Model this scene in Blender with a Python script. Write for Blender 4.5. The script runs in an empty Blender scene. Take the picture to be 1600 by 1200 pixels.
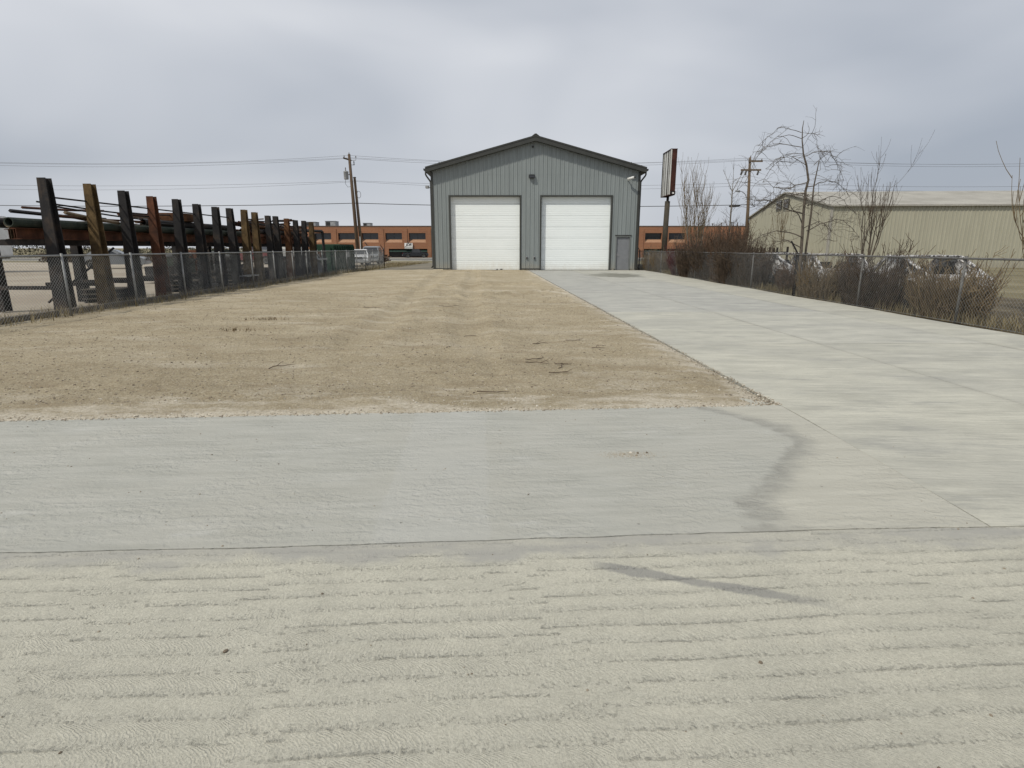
import bpy, bmesh, math, random
import numpy as np
from mathutils import Vector, Matrix, noise as mnoise

R = math.radians
S = bpy.context.scene
C = S.collection
random.seed(7)

# ------------------------------------------------------------------ camera
cam_d = bpy.data.cameras.new('camera')
cam = bpy.data.objects.new('camera', cam_d)
C.objects.link(cam)
cam.location = (0.0, 0.0, 1.54)
cam.rotation_euler = (R(90 - 13.27), 0, 0)
cam_d.sensor_fit = 'HORIZONTAL'
cam_d.sensor_width = 36.0
cam_d.lens = 36.0 * 901 / 1600
cam_d.clip_end = 6000
cam_d.clip_start = 0.05
S.camera = cam

# ------------------------------------------------------------------ sky
SUN_DIR = Vector((0.30, 0.29, -0.50)).normalized()      # way the light travels
SUN_EL = math.asin(-SUN_DIR.z)
SUN_ROT = math.atan2(-SUN_DIR.x, -SUN_DIR.y)
world = bpy.data.worlds.new('World')
S.world = world
world.use_nodes = True
wn = world.node_tree
wn.nodes.clear()
w_out = wn.nodes.new('ShaderNodeOutputWorld')
w_bg = wn.nodes.new('ShaderNodeBackground')
w_bg.inputs['Strength'].default_value = 0.1
w_sky = wn.nodes.new('ShaderNodeTexSky')
w_sky.sky_type = 'NISHITA'
w_sky.sun_disc = False
w_sky.sun_elevation = SUN_EL
w_sky.sun_rotation = SUN_ROT
w_sky.dust_density = 3.0
w_tc = wn.nodes.new('ShaderNodeTexCoord')
w_map = wn.nodes.new('ShaderNodeMapping')
w_map.inputs['Scale'].default_value = (1.0, 1.0, 2.6)
w_map.inputs['Location'].default_value = (0.35, 0.2, 0.9)
wn.links.new(w_tc.outputs['Generated'], w_map.inputs['Vector'])
w_n = wn.nodes.new('ShaderNodeTexNoise')
w_n.inputs['Scale'].default_value = 1.7
w_n.inputs['Detail'].default_value = 3.5
w_n.inputs['Roughness'].default_value = 0.42
w_n.inputs['Distortion'].default_value = 0.35
wn.links.new(w_map.outputs['Vector'], w_n.inputs['Vector'])
w_r = wn.nodes.new('ShaderNodeValToRGB')
e = w_r.color_ramp.elements
e[0].position = 0.30; e[0].color = (0.325, 0.357, 0.41, 1)
e[1].position = 0.68; e[1].color = (0.62, 0.635, 0.665, 1)
m_ = w_r.color_ramp.elements.new(0.5); m_.color = (0.485, 0.508, 0.55, 1)
wn.links.new(w_n.outputs['Fac'], w_r.inputs['Fac'])
w_sc = wn.nodes.new('ShaderNodeVectorMath'); w_sc.operation = 'SCALE'
w_sc.inputs['Scale'].default_value = 10.0
wn.links.new(w_r.outputs['Color'], w_sc.inputs[0])
w_mix = wn.nodes.new('ShaderNodeMix'); w_mix.data_type = 'RGBA'
w_mix.inputs[0].default_value = 0.93
wn.links.new(w_sky.outputs['Color'], w_mix.inputs[6])
wn.links.new(w_sc.outputs['Vector'], w_mix.inputs[7])
wn.links.new(w_mix.outputs[2], w_bg.inputs['Color'])
wn.links.new(w_bg.outputs['Background'], w_out.inputs['Surface'])

# ------------------------------------------------------------------ sun
sun_d = bpy.data.lights.new('sun', 'SUN')
sun_d.energy = 2.4
sun_d.angle = R(1.6)
sun_d.color = (1.0, 0.94, 0.82)
sun = bpy.data.objects.new('sun', sun_d)
C.objects.link(sun)
sun.rotation_euler = SUN_DIR.to_track_quat('-Z', 'Y').to_euler()
sun.location = (-20, -20, 35)

S.view_settings.view_transform = 'Standard'
S.view_settings.look = 'None'
S.view_settings.exposure = 0.26
S.view_settings.gamma = 1.0
S.view_settings.use_curve_mapping = False

# ------------------------------------------------------------------ node helper
class NT:
    def __init__(self, name):
        self.m = bpy.data.materials.new(name)
        self.m.use_nodes = True
        self.t = self.m.node_tree
        self.b = self.t.nodes['Principled BSDF']
    def n(self, typ, **kw):
        nd = self.t.nodes.new('ShaderNode' + typ)
        for k, v in kw.items():
            setattr(nd, k, v)
        return nd
    def l(self, a, b):
        self.t.links.new(a, b)
    def math(self, op, a, b=None, c=None, clamp=False):
        nd = self.n('Math', operation=op)
        nd.use_clamp = clamp
        for i, v in enumerate((a, b, c)):
            if v is None: continue
            if isinstance(v, (int, float)): nd.inputs[i].default_value = v
            else: self.l(v, nd.inputs[i])
        return nd.outputs[0]
    def pos(self):
        return self.n('NewGeometry').outputs['Position']
    def obj(self):
        return self.n('TexCoord').outputs['Object']
    def noise(self, vec, scale, detail=4, rough=0.55, dist=0.0):
        nd = self.n('TexNoise')
        nd.inputs['Scale'].default_value = scale
        nd.inputs['Detail'].default_value = detail
        nd.inputs['Roughness'].default_value = rough
        nd.inputs['Distortion'].default_value = dist
        self.l(vec, nd.inputs['Vector'])
        return nd.outputs['Fac']
    def mapping(self, vec, scale=(1, 1, 1), rot=(0, 0, 0), loc=(0, 0, 0)):
        nd = self.n('Mapping')
        nd.inputs['Scale'].default_value = scale
        nd.inputs['Rotation'].default_value = rot
        nd.inputs['Location'].default_value = loc
        self.l(vec, nd.inputs['Vector'])
        return nd.outputs['Vector']
    def ramp(self, fac, stops):
        nd = self.n('ValToRGB')
        el = nd.color_ramp.elements
        while len(el) > 1: el.remove(el[-1])
        el[0].position = stops[0][0]; el[0].color = col4(stops[0][1])
        for p, c in stops[1:]:
            k = el.new(p); k.color = col4(c)
        self.l(fac, nd.inputs['Fac'])
        return nd.outputs['Color']
    def mix(self, fac, a, b, mode='MIX'):
        nd = self.n('Mix', data_type='RGBA', blend_type=mode)
        for i, v in ((0, fac), (6, a), (7, b)):
            if isinstance(v, (int, float)): nd.inputs[i].default_value = v
            elif isinstance(v, tuple): nd.inputs[i].default_value = col4(v)
            else: self.l(v, nd.inputs[i])
        return nd.outputs[2]
    def smooth(self, v, lo, hi, a=0.0, b=1.0):
        nd = self.n('MapRange', interpolation_type='SMOOTHSTEP')
        self.l(v, nd.inputs['Value'])
        nd.inputs['From Min'].default_value = lo; nd.inputs['From Max'].default_value = hi
        nd.inputs['To Min'].default_value = a; nd.inputs['To Max'].default_value = b
        return nd.outputs['Result']
    def sep(self, vec):
        nd = self.n('SeparateXYZ'); self.l(vec, nd.inputs[0]); return nd.outputs
    def comb(self, x, y, z=0.0):
        nd = self.n('CombineXYZ')
        for i, v in enumerate((x, y, z)):
            if isinstance(v, (int, float)): nd.inputs[i].default_value = v
            else: self.l(v, nd.inputs[i])
        return nd.outputs[0]
    def bump(self, h, dist=1.0, strength=1.0, prev=None):
        nd = self.n('Bump')
        nd.inputs['Distance'].default_value = dist
        nd.inputs['Strength'].default_value = strength
        self.l(h, nd.inputs['Height'])
        if prev is not None: self.l(prev, nd.inputs['Normal'])
        return nd.outputs['Normal']
    def done(self, color=None, rough=None, normal=None, metal=None, spec=None):
        for k, v in (('Base Color', color), ('Roughness', rough), ('Normal', normal), ('Metallic', metal), ('Specular IOR Level', spec)):
            if v is None: continue
            if isinstance(v, (int, float)): self.b.inputs[k].default_value = v
            elif isinstance(v, tuple): self.b.inputs[k].default_value = col4(v)
            else: self.l(v, self.b.inputs[k])
        return self.m

def col4(c):
    return tuple(c) if len(c) == 4 else (c[0], c[1], c[2], 1.0)

def simple(name, c1, c2=None, rough=0.6, metal=0.0, scale=3.0, bump=0.0, bscale=40.0, spec=0.4, stretch=(1, 1, 1), streak=None):
    n = NT(name)
    v = n.mapping(n.obj(), scale=stretch)
    c2 = c2 or tuple(x * 0.8 for x in c1)
    f = n.noise(v, scale, 5, 0.62)
    colr = n.mix(n.smooth(f, 0.32, 0.68), c1, c2)
    if streak:
        s = n.noise(n.mapping(n.obj(), scale=(9, 9, 0.5)), 2.0, 4, 0.6)
        colr = n.mix(n.smooth(s, 0.52, 0.75), colr, streak)
    nrm = None
    if bump:
        nrm = n.bump(n.noise(n.obj(), bscale, 4, 0.6), bump)
    return n.done(colr, rough, nrm, metal, spec)

M = {}
# ---- concrete, foreground slab: raked rows with curved scratch marks, pits
def concrete_raked():
    n = NT('concrete_raked')
    p = n.mapping(n.pos(), rot=(0, 0, R(-3.2)))
    x, y, z = n.sep(p)
    lo = n.noise(p, 1.6, 3, 0.5)
    mid = n.noise(p, 7.0, 4, 0.55)
    yy = n.math('ADD', y, n.math('MULTIPLY', n.math('SUBTRACT', lo, 0.5), 0.045))
    yy = n.math('ADD', yy, n.math('MULTIPLY', n.math('SUBTRACT', mid, 0.5), 0.010))
    colm = n.math('FLOOR', n.math('ADD', n.math('DIVIDE', x, 0.95), n.math('ADD', n.math('ADD', n.math('MULTIPLY', mid, 1.0), n.math('MULTIPLY', lo, 1.6)), n.math('MULTIPLY', y, 0.22))))
    cw = n.n('TexWhiteNoise', noise_dimensions='1D'); n.l(colm, cw.inputs['W'])
    yy = n.math('ADD', yy, n.math('MULTIPLY', cw.outputs['Value'], 0.085))
    r = n.math('DIVIDE', yy, 0.106)
    fr = n.math('FRACT', r)
    row = n.math('FLOOR', r)
    wn_ = n.n('TexWhiteNoise', noise_dimensions='1D'); n.l(row, wn_.inputs['W'])
    rnd = wn_.outputs['Value']
    sgn = n.math('SUBTRACT', n.math('MULTIPLY', n.math('GREATER_THAN', rnd, 0.45), 2.0), 1.0)
    fine = n.noise(p, 30.0, 3, 0.6)
    f2 = n.math('POWER', n.math('SUBTRACT', fr, 0.25), 2.0)
    ph = n.math('MULTIPLY', n.math('MULTIPLY', f2, sgn), n.math('ADD', 3.0, n.math('MULTIPLY', rnd, 9.0)))
    ph = n.math('ADD', ph, n.math('MULTIPLY', x, 62.0))
    ph = n.math('ADD', ph, n.math('MULTIPLY', fine, 2.4))
    ph = n.math('ADD', ph, n.math('MULTIPLY', lo, 9.0))
    sv = n.comb(n.math('MULTIPLY', ph, 1.15), n.math('ADD', n.math('MULTIPLY', row, 7.31), n.math('MULTIPLY', fr, 0.9)), 0.0)
    arcs = n.math('ADD', n.math('MULTIPLY', n.math('SUBTRACT', n.noise(sv, 1.0, 3, 0.65), 0.5), 1.6), n.math('MULTIPLY', n.math('SINE', n.math('MULTIPLY', ph, 6.2832)), 0.26))
    gate = n.smooth(n.noise(n.mapping(p, loc=(4, 2, 0)), 4.0, 3, 0.6), 0.34, 0.54)
    arcs = n.math('MULTIPLY', n.math('MULTIPLY', arcs, gate), n.math('MULTIPLY', n.noise(p, 22.0, 3, 0.6), 0.0058))
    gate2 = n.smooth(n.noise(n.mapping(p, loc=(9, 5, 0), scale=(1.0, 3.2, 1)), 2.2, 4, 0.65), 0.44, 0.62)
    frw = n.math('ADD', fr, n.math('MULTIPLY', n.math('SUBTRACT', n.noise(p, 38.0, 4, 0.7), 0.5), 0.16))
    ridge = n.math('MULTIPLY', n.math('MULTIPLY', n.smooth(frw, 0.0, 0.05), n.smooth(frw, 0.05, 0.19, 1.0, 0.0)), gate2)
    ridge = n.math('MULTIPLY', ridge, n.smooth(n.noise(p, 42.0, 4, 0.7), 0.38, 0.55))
    grain = n.math('ADD', n.math('MULTIPLY', n.noise(p, 110.0, 5, 0.82), 0.0085), n.math('MULTIPLY', n.noise(n.mapping(p, rot=(0, 0, 0.7), scale=(1, 0.22, 1)), 120.0, 3, 0.7), 0.0020))
    crumbs = n.math('ADD', n.math('MULTIPLY', n.math('MULTIPLY', n.smooth(n.noise(p, 60.0, 4, 0.75), 0.5, 0.78), n.smooth(fr, 0.1, 0.45, 1.0, 0.25)), 0.0085), n.math('MULTIPLY', n.noise(p, 14.0, 4, 0.6), 0.004))
    vor = n.n('TexVoronoi'); vor.inputs['Scale'].default_value = 21.0; n.l(p, vor.inputs['Vector'])
    vr, _, _ = n.sep(vor.outputs['Color'])
    pit = n.math('MULTIPLY', n.smooth(n.math('ADD', vor.outputs['Distance'], n.math('MULTIPLY', fine, 0.25)), 0.10, 0.24, 1.0, 0.0), n.math('GREATER_THAN', vr, 0.60))
    h = n.math('ADD', n.math('ADD', arcs, grain), n.math('ADD', crumbs, n.math('MULTIPLY', ridge, 0.0062)))
    und = n.math('MULTIPLY', n.math('COSINE', n.math('MULTIPLY', fr, 6.2832)), n.smooth(n.noise(n.mapping(p, loc=(1, 9, 0), scale=(0.7, 1.5, 1)), 1.6, 3, 0.5), 0.38, 0.62, 0.0003, 0.0024))
    h = n.math('ADD', h, und)
    h = n.math('SUBTRACT', h, n.math('MULTIPLY', pit, 0.006))
    # colour: pale cement with sandy dust, a cleaner grey band along the joint, damp trails
    base = n.ramp(n.noise(p, 2.3, 6, 0.6), [(0.30, (0.48, 0.468, 0.395)), (0.5, (0.535, 0.522, 0.44)), (0.72, (0.585, 0.567, 0.475))])
    base = n.mix(n.math('MULTIPLY', n.smooth(n.noise(p, 120.0, 3, 0.7), 0.35, 0.75), 0.35), base, (0.34, 0.33, 0.285))
    base = n.mix(n.math('MULTIPLY', pit, 0.6), base, (0.18, 0.172, 0.145))  # shadow inside the pits, darkened in the base colour
    sk = n.n('TexVoronoi'); sk.inputs['Scale'].default_value = 150.0; n.l(p, sk.inputs['Vector'])
    base = n.mix(0.20, base, n.ramp(n.sep(sk.outputs['Color'])[0], [(0, (0.28, 0.275, 0.23)), (1, (0.75, 0.735, 0.64))]))
    base = n.mix(n.math('MULTIPLY', ridge, 0.5), base, (0.27, 0.262, 0.22))  # groove shade along the raked rows, painted into the colour
    base = n.mix(n.math('MULTIPLY', n.smooth(n.noise(n.mapping(p, scale=(1, 2.0, 1), loc=(1, 8, 0)), 5.0, 5, 0.65), 0.46, 0.72), 0.30), base, (0.39, 0.383, 0.33))
    # bare grey along the joint (real position in the world)
    dist = n.math('SUBTRACT', n.math('ADD', 2.80, n.math('MULTIPLY', n.sep(n.pos())[0], 0.055)), n.sep(n.pos())[1])
    edge = n.math('ADD', dist, n.math('MULTIPLY', n.math('SUBTRACT', n.noise(n.pos(), 3.2, 5, 0.6), 0.5), 0.5))
    band = n.math('MULTIPLY', n.smooth(edge, 0.10, 0.24, 1.0, 0.0), n.smooth(n.noise(n.mapping(n.pos(), scale=(0.6, 2, 1), loc=(3, 3, 0)), 2.6, 5, 0.65), 0.30, 0.62, 0.35, 1.0))
    wet = n.math('ABSOLUTE', n.math('SUBTRACT', n.sep(n.pos())[1], n.math('SUBTRACT', 2.68, n.math('MULTIPLY', n.sep(n.pos())[0], 0.33))))
    wet = n.math('ADD', wet, n.math('MULTIPLY', n.math('SUBTRACT', n.noise(n.pos(), 6.0, 5, 0.65), 0.5), 0.09))
    wetm = n.math('MULTIPLY', n.smooth(wet, 0.025, 0.05, 1.0, 0.0), n.smooth(n.sep(n.pos())[0], 0.34, 0.50))
    wetm = n.math('MULTIPLY', wetm, n.smooth(n.sep(n.pos())[0], 1.15, 1.5, 1.0, 0.0))
    tone = n.math('MAXIMUM', n.math('MULTIPLY', band, 0.9), n.math('MULTIPLY', wetm, 0.85))
    base = n.mix(tone, base, (0.29, 0.287, 0.268))
    hh = n.math('MULTIPLY', h, n.math('SUBTRACT', 1.0, n.math('MULTIPLY', band, 0.7)))
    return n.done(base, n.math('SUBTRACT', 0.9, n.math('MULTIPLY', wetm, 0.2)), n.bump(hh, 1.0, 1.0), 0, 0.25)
M['concrete_raked'] = concrete_raked()

# ---- smooth strip slab
def concrete_strip():
    n = NT('concrete_strip')
    p = n.mapping(n.pos(), rot=(0, 0, R(-3.2)))
    x, y, z = n.sep(p)
    lo = n.noise(p, 1.1, 4, 0.55)
    streak = n.noise(n.mapping(p, scale=(0.7, 5.0, 1)), 2.0, 5, 0.6)
    base = n.ramp(streak, [(0.3, (0.305, 0.308, 0.278)), (0.5, (0.35, 0.353, 0.322)), (0.72, (0.40, 0.40, 0.368))])
    base = n.mix(n.math('MULTIPLY', n.smooth(lo, 0.35, 0.65), 0.5), base, (0.375, 0.37, 0.33))
    # separate pours: slight tone steps across X
    st = n.math('ADD', x, n.math('MULTIPLY', n.math('SUBTRACT', n.noise(p, 5.0, 4, 0.6), 0.5), 0.10))
    s1 = n.smooth(st, -0.62, -0.58); s2 = n.smooth(st, 0.02, 0.06)
    base = n.mix(n.math('MULTIPLY', n.math('SUBTRACT', s1, s2), 0.35), base, (0.40, 0.405, 0.385))
    # white cement bloom patches
    bl = n.smooth(n.noise(n.mapping(p, loc=(3, 1, 0), scale=(1, 2.5, 1)), 1.7, 5, 0.6), 0.58, 0.75)
    base = n.mix(n.math('MULTIPLY', bl, 0.35), base, (0.50, 0.505, 0.485))
    # sandy driveway dust beyond an irregular stained boundary on the right
    wx, wy, _ = n.sep(n.pos())
    bnd = n.math('SUBTRACT', wx, n.math('SUBTRACT', n.smooth(wy, 2.95, 4.5, 1.36, 2.22), n.smooth(wy, 4.75, 5.6, 0.0, 0.5)))
    bnd = n.math('ADD', bnd, n.math('MULTIPLY', n.math('SUBTRACT', n.noise(n.pos(), 1.9, 3, 0.5), 0.5), 0.38))
    bnd = n.math('ADD', bnd, n.math('MULTIPLY', n.math('SUBTRACT', n.noise(n.pos(), 9.0, 5, 0.65), 0.5), 0.22))
    base = n.mix(n.smooth(bnd, -0.05, 0.25), base, n.ramp(streak, [(0.3, (0.365, 0.357, 0.31)), (0.7, (0.44, 0.432, 0.378))]))
    dk = n.math('MULTIPLY', n.math('MULTIPLY', n.smooth(bnd, -0.07, 0.03), n.smooth(bnd, 0.03, 0.30, 1.0, 0.0)), n.smooth(n.noise(n.mapping(n.pos(), scale=(1, 2, 1), loc=(6, 1, 0)), 3.4, 6, 0.7), 0.30, 0.58, 0.25, 1.0))
    base = n.mix(n.math('MULTIPLY', dk, 0.75), base, (0.225, 0.222, 0.20))
    # speckle and pits
    vor = n.n('TexVoronoi'); vor.inputs['Scale'].default_value = 9.0; n.l(p, vor.inputs['Vector'])
    vr, _, _ = n.sep(vor.outputs['Color'])
    pit = n.math('MULTIPLY', n.smooth(vor.outputs['Distance'], 0.04, 0.09, 1.0, 0.0), n.math('GREATER_THAN', vr, 0.86))
    base = n.mix(n.math('MULTIPLY', pit, 0.5), base, (0.14, 0.135, 0.115))
    base = n.mix(n.math('MULTIPLY', n.smooth(n.noise(p, 160.0, 3, 0.7), 0.35, 0.75), 0.22), base, (0.28, 0.28, 0.26))
    # faint trowel waves
    fine = n.noise(p, 12.0, 4, 0.6)
    wav = n.math('SINE', n.math('ADD', n.math('MULTIPLY', y, 78.0), n.math('MULTIPLY', fine, 16.0)))
    wav = n.math('MULTIPLY', n.math('MULTIPLY', wav, n.smooth(n.noise(p, 2.0, 3, 0.5), 0.35, 0.6)), 0.0022)
    h = n.math('ADD', wav, n.math('ADD', n.math('MULTIPLY', n.noise(p, 150.0, 4, 0.75), 0.0028), n.math('MULTIPLY', n.noise(n.mapping(p, scale=(0.5, 1, 1)), 16.0, 5, 0.65), 0.012)))
    h = n.math('SUBTRACT', h, n.math('MULTIPLY', pit, 0.004))
    return n.done(base, 0.82, n.bump(h), 0, 0.3)
M['concrete_strip'] = concrete_strip()

# ---- driveway slabs (tone per slab from the object's own random value)
def concrete_driveway():
    n = NT('concrete_driveway')
    p = n.mapping(n.pos(), rot=(0, 0, R(2.3)))
    info = n.n('ObjectInfo')
    wx, wy, _ = n.sep(n.pos())
    streak = n.noise(n.mapping(p, scale=(0.7, 1.6, 1)), 1.5, 8, 0.7)
    warm = n.ramp(streak, [(0.32, (0.345, 0.342, 0.295)), (0.48, (0.425, 0.42, 0.363)), (0.66, (0.50, 0.492, 0.423))])
    cool = n.ramp(streak, [(0.32, (0.265, 0.27, 0.262)), (0.48, (0.335, 0.34, 0.327)), (0.66, (0.435, 0.435, 0.405))])
    base = n.mix(n.n('Attribute', attribute_name='cool', attribute_type='OBJECT').outputs['Fac'], warm, cool)
    base = n.mix(0.10, base, n.ramp(info.outputs['Random'], [(0, (0.3, 0.3, 0.28)), (1, (0.55, 0.54, 0.48))]))
    dark = n.smooth(n.noise(n.mapping(p, scale=(0.6, 1.7, 1), loc=(7, 3, 0)), 1.3, 8, 0.72), 0.52, 0.66)
    base = n.mix(n.math('MULTIPLY', dark, 0.5), base, (0.25, 0.253, 0.24))
    cl = n.smooth(n.noise(n.mapping(p, scale=(0.8, 1.2, 1), loc=(4, 9, 0)), 0.55, 6, 0.6), 0.44, 0.62)
    base = n.mix(n.math('MULTIPLY', cl, 0.30), base, (0.27, 0.272, 0.258))
    # grime gathered along the long joints
    for cx0, kx in ((5.22, -0.0275), (8.10, -0.040)):
        dj = n.math('ABSOLUTE', n.math('SUBTRACT', wx, n.math('ADD', cx0, n.math('MULTIPLY', wy, kx))))
        dj = n.math('ADD', dj, n.math('MULTIPLY', n.math('SUBTRACT', n.noise(n.mapping(n.pos(), scale=(1, 0.5, 1)), 2.2, 5, 0.65), 0.5), 0.5))
        base = n.mix(n.smooth(dj, -0.10, 0.14, 0.34, 0.0), base, (0.21, 0.207, 0.185))
    # damp patch before the entry door
    dx = n.math('DIVIDE', n.math('SUBTRACT', wx, 5.9), 1.8); dy = n.math('DIVIDE', n.math('SUBTRACT', wy, 33.4), 3.0)
    d = n.math('SQRT', n.math('ADD', n.math('MULTIPLY', dx, dx), n.math('MULTIPLY', dy, dy)))
    d = n.math('ADD', d, n.math('MULTIPLY', n.math('SUBTRACT', n.noise(n.pos(), 1.3, 5, 0.6), 0.5), 1.5))
    wet = n.smooth(d, 0.65, 0.95, 1.0, 0.0)
    base = n.mix(n.math('MULTIPLY', wet, 0.85), base, (0.155, 0.15, 0.12))
    base = n.mix(n.math('MULTIPLY', n.smooth(n.noise(p, 45.0, 4, 0.7), 0.4, 0.75), 0.25), base, (0.30, 0.295, 0.26))
    brm = n.noise(n.mapping(p, scale=(0.35, 6.0, 1)), 2.4, 7, 0.75)
    base = n.mix(n.math('MULTIPLY', n.smooth(brm, 0.50, 0.66), 0.34), base, (0.23, 0.23, 0.205))
    base = n.mix(n.math('MULTIPLY', n.smooth(brm, 0.34, 0.46, 1.0, 0.0), 0.30), base, (0.60, 0.59, 0.52))
    h = n.math('ADD', n.math('MULTIPLY', n.noise(n.mapping(p, scale=(0.5, 3, 1)), 9.0, 5, 0.65), 0.016), n.math('MULTIPLY', n.noise(p, 120.0, 3, 0.7), 0.0015))
    return n.done(base, n.math('SUBTRACT', 0.85, n.math('MULTIPLY', wet, 0.35)), n.bump(h), 0, 0.3)
M['driveway'] = concrete_driveway()

def gravel():
    n = NT('gravel_soil')
    p = n.pos()
    wx, wy, _ = n.sep(p)
    big = n.noise(n.mapping(p, scale=(0.55, 1.0, 1)), 0.75, 6, 0.6)
    base = n.ramp(big, [(0.32, (0.29, 0.242, 0.158)), (0.45, (0.36, 0.304, 0.202)), (0.56, (0.435, 0.374, 0.262)), (0.70, (0.56, 0.505, 0.395))])
    mid = n.noise(p, 6.0, 5, 0.65)
    base = n.mix(n.math('MULTIPLY', n.smooth(mid, 0.38, 0.68), 0.4), base, (0.41, 0.357, 0.26))
    # crushed pale grit close to the slabs
    dfront = n.math('SUBTRACT', wy, n.math('ADD', 5.28, n.math('MULTIPLY', wx, 0.075)))
    dside = n.math('MULTIPLY', n.math('SUBTRACT', n.math('SUBTRACT', 2.87, n.math('MULTIPLY', wy, 0.0412)), wx), 1.4)
    de = n.math('MINIMUM', dfront, dside)
    de = n.math('ADD', de, n.math('MULTIPLY', n.math('SUBTRACT', n.noise(n.mapping(p, scale=(0.8, 2.2, 1)), 1.3, 5, 0.65), 0.49), 3.4))
    lime = n.math('MULTIPLY', n.smooth(de, -0.1, 0.7, 1.0, 0.0), n.smooth(n.noise(p, 24.0, 4, 0.7), 0.34, 0.58, 0.25, 1.0))
    fine = n.noise(p, 45.0, 5, 0.82)
    base = n.mix(n.math('MULTIPLY', n.smooth(fine, 0.47, 0.68), 0.36), base, (0.22, 0.175, 0.112))
    for sc_, wgt in ((80.0, 0.30), (38.0, 0.16)):
        vo = n.n('TexVoronoi'); vo.inputs['Scale'].default_value = sc_
        n.l(p, vo.inputs['Vector'])
        base = n.mix(wgt, base, n.ramp(n.sep(vo.outputs['Color'])[0], [(0.0, (0.10, 0.078, 0.048)), (0.25, (0.27, 0.22, 0.145)), (0.7, (0.47, 0.405, 0.29)), (0.92, (0.62, 0.555, 0.43)), (1.0, (0.80, 0.75, 0.64))]))
    patch = n.smooth(n.noise(n.mapping(p, scale=(0.5, 1.3, 1), loc=(8, 2, 0)), 1.9, 6, 0.7), 0.48, 0.68)
    base = n.mix(n.math('MULTIPLY', patch, 0.5), base, (0.27, 0.215, 0.14))
    pale = n.smooth(n.noise(n.mapping(p, scale=(0.6, 1.6, 1), loc=(2.2, 7.7, 0)), 0.8, 6, 0.66), 0.53, 0.68)
    base = n.mix(n.math('MULTIPLY', n.math('MULTIPLY', pale, n.smooth(n.noise(p, 30.0, 4, 0.7), 0.36, 0.58)), 0.55), base, (0.60, 0.55, 0.455))
    base = n.mix(n.math('MULTIPLY', lime, 0.82), base, (0.66, 0.61, 0.515))
    base = n.mix(n.math('MULTIPLY', n.smooth(n.noise(n.mapping(p, loc=(5, 5, 5)), 95.0, 3, 0.7), 0.6, 0.78), 0.8), base, (0.60, 0.55, 0.46))
    h = n.math('ADD', n.math('MULTIPLY', n.noise(p, 22.0, 6, 0.75), 0.035), n.math('ADD', n.math('MULTIPLY', n.noise(p, 95.0, 3, 0.75), 0.016), n.math('MULTIPLY', n.noise(p, 4.0, 4, 0.6), 0.03)))
    return n.done(base, 0.95, n.bump(h), 0, 0.15)
M['gravel'] = gravel()

def ground_mat(name, a, b, c, sc=0.25):
    n = NT(name)
    p = n.pos()
    f = n.noise(p, sc, 7, 0.65)
    base = n.ramp(f, [(0.32, a), (0.5, b), (0.68, c)])
    g = n.noise(p, 14.0, 4, 0.7)
    base = n.mix(n.math('MULTIPLY', n.smooth(g, 0.4, 0.75), 0.4), base, tuple(v * 0.55 for v in a))
    return n.done(base, 0.95, n.bump(g, 0.04), 0, 0.15)
M['dry_ground'] = ground_mat('dry_ground', (0.13, 0.115, 0.07), (0.20, 0.175, 0.105), (0.28, 0.25, 0.17))
M['yard'] = ground_mat('neighbour_yard', (0.27, 0.23, 0.18), (0.36, 0.32, 0.26), (0.42, 0.38, 0.32), 0.12)
M['dark_soil'] = ground_mat('dark_soil', (0.06, 0.05, 0.035), (0.10, 0.082, 0.055), (0.17, 0.145, 0.10), 0.9)
M['lane'] = ground_mat('worn_lane', (0.15, 0.14, 0.12), (0.20, 0.185, 0.15), (0.26, 0.235, 0.19), 0.2)
M['asphalt'] = ground_mat('asphalt', (0.10, 0.10, 0.10), (0.13, 0.13, 0.125), (0.17, 0.165, 0.155), 0.2)
M['sidewalk'] = ground_mat('sidewalk', (0.30, 0.29, 0.26), (0.36, 0.35, 0.32), (0.42, 0.41, 0.37), 0.5)

def siding(name, c, ribs=False):
    n = NT(name)
    p = n.pos()
    info = n.n('ObjectInfo')
    f = n.noise(n.mapping(p, scale=(3, 3, 0.25)), 1.2, 5, 0.6)
    base = n.mix(n.smooth(f, 0.3, 0.7), c, tuple(v * 0.86 for v in c))
    base = n.mix(n.math('MULTIPLY', info.outputs['Random'], 0.22), base, tuple(v * 0.80 for v in c))
    _, _, z = n.sep(p)
    splash = n.math('ADD', z, n.math('MULTIPLY', n.noise(p, 3.0, 5, 0.7), -0.9))
    base = n.mix(n.smooth(splash, -0.35, 0.35, 0.45, 0.0), base, (0.30, 0.27, 0.21))
    h = n.noise(n.mapping(p, scale=(1.5, 1.5, 0.35)), 2.0, 3, 0.5)
    return n.done(base, 0.42, n.bump(h, 0.012), 0.0, 0.45)
M['siding'] = siding('grey_siding', (0.235, 0.265, 0.27))
M['beige_siding'] = siding('beige_siding', (0.40, 0.39, 0.31))
M['trim'] = simple('charcoal_trim', (0.045, 0.047, 0.043), (0.036, 0.038, 0.035), 0.45, scale=2.0)
M['roof'] = simple('charcoal_roof', (0.05, 0.052, 0.048), (0.042, 0.043, 0.04), 0.45, scale=1.0)
M['jamb'] = simple('grey_jamb', (0.16, 0.175, 0.172), (0.14, 0.15, 0.15), 0.5)
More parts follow.
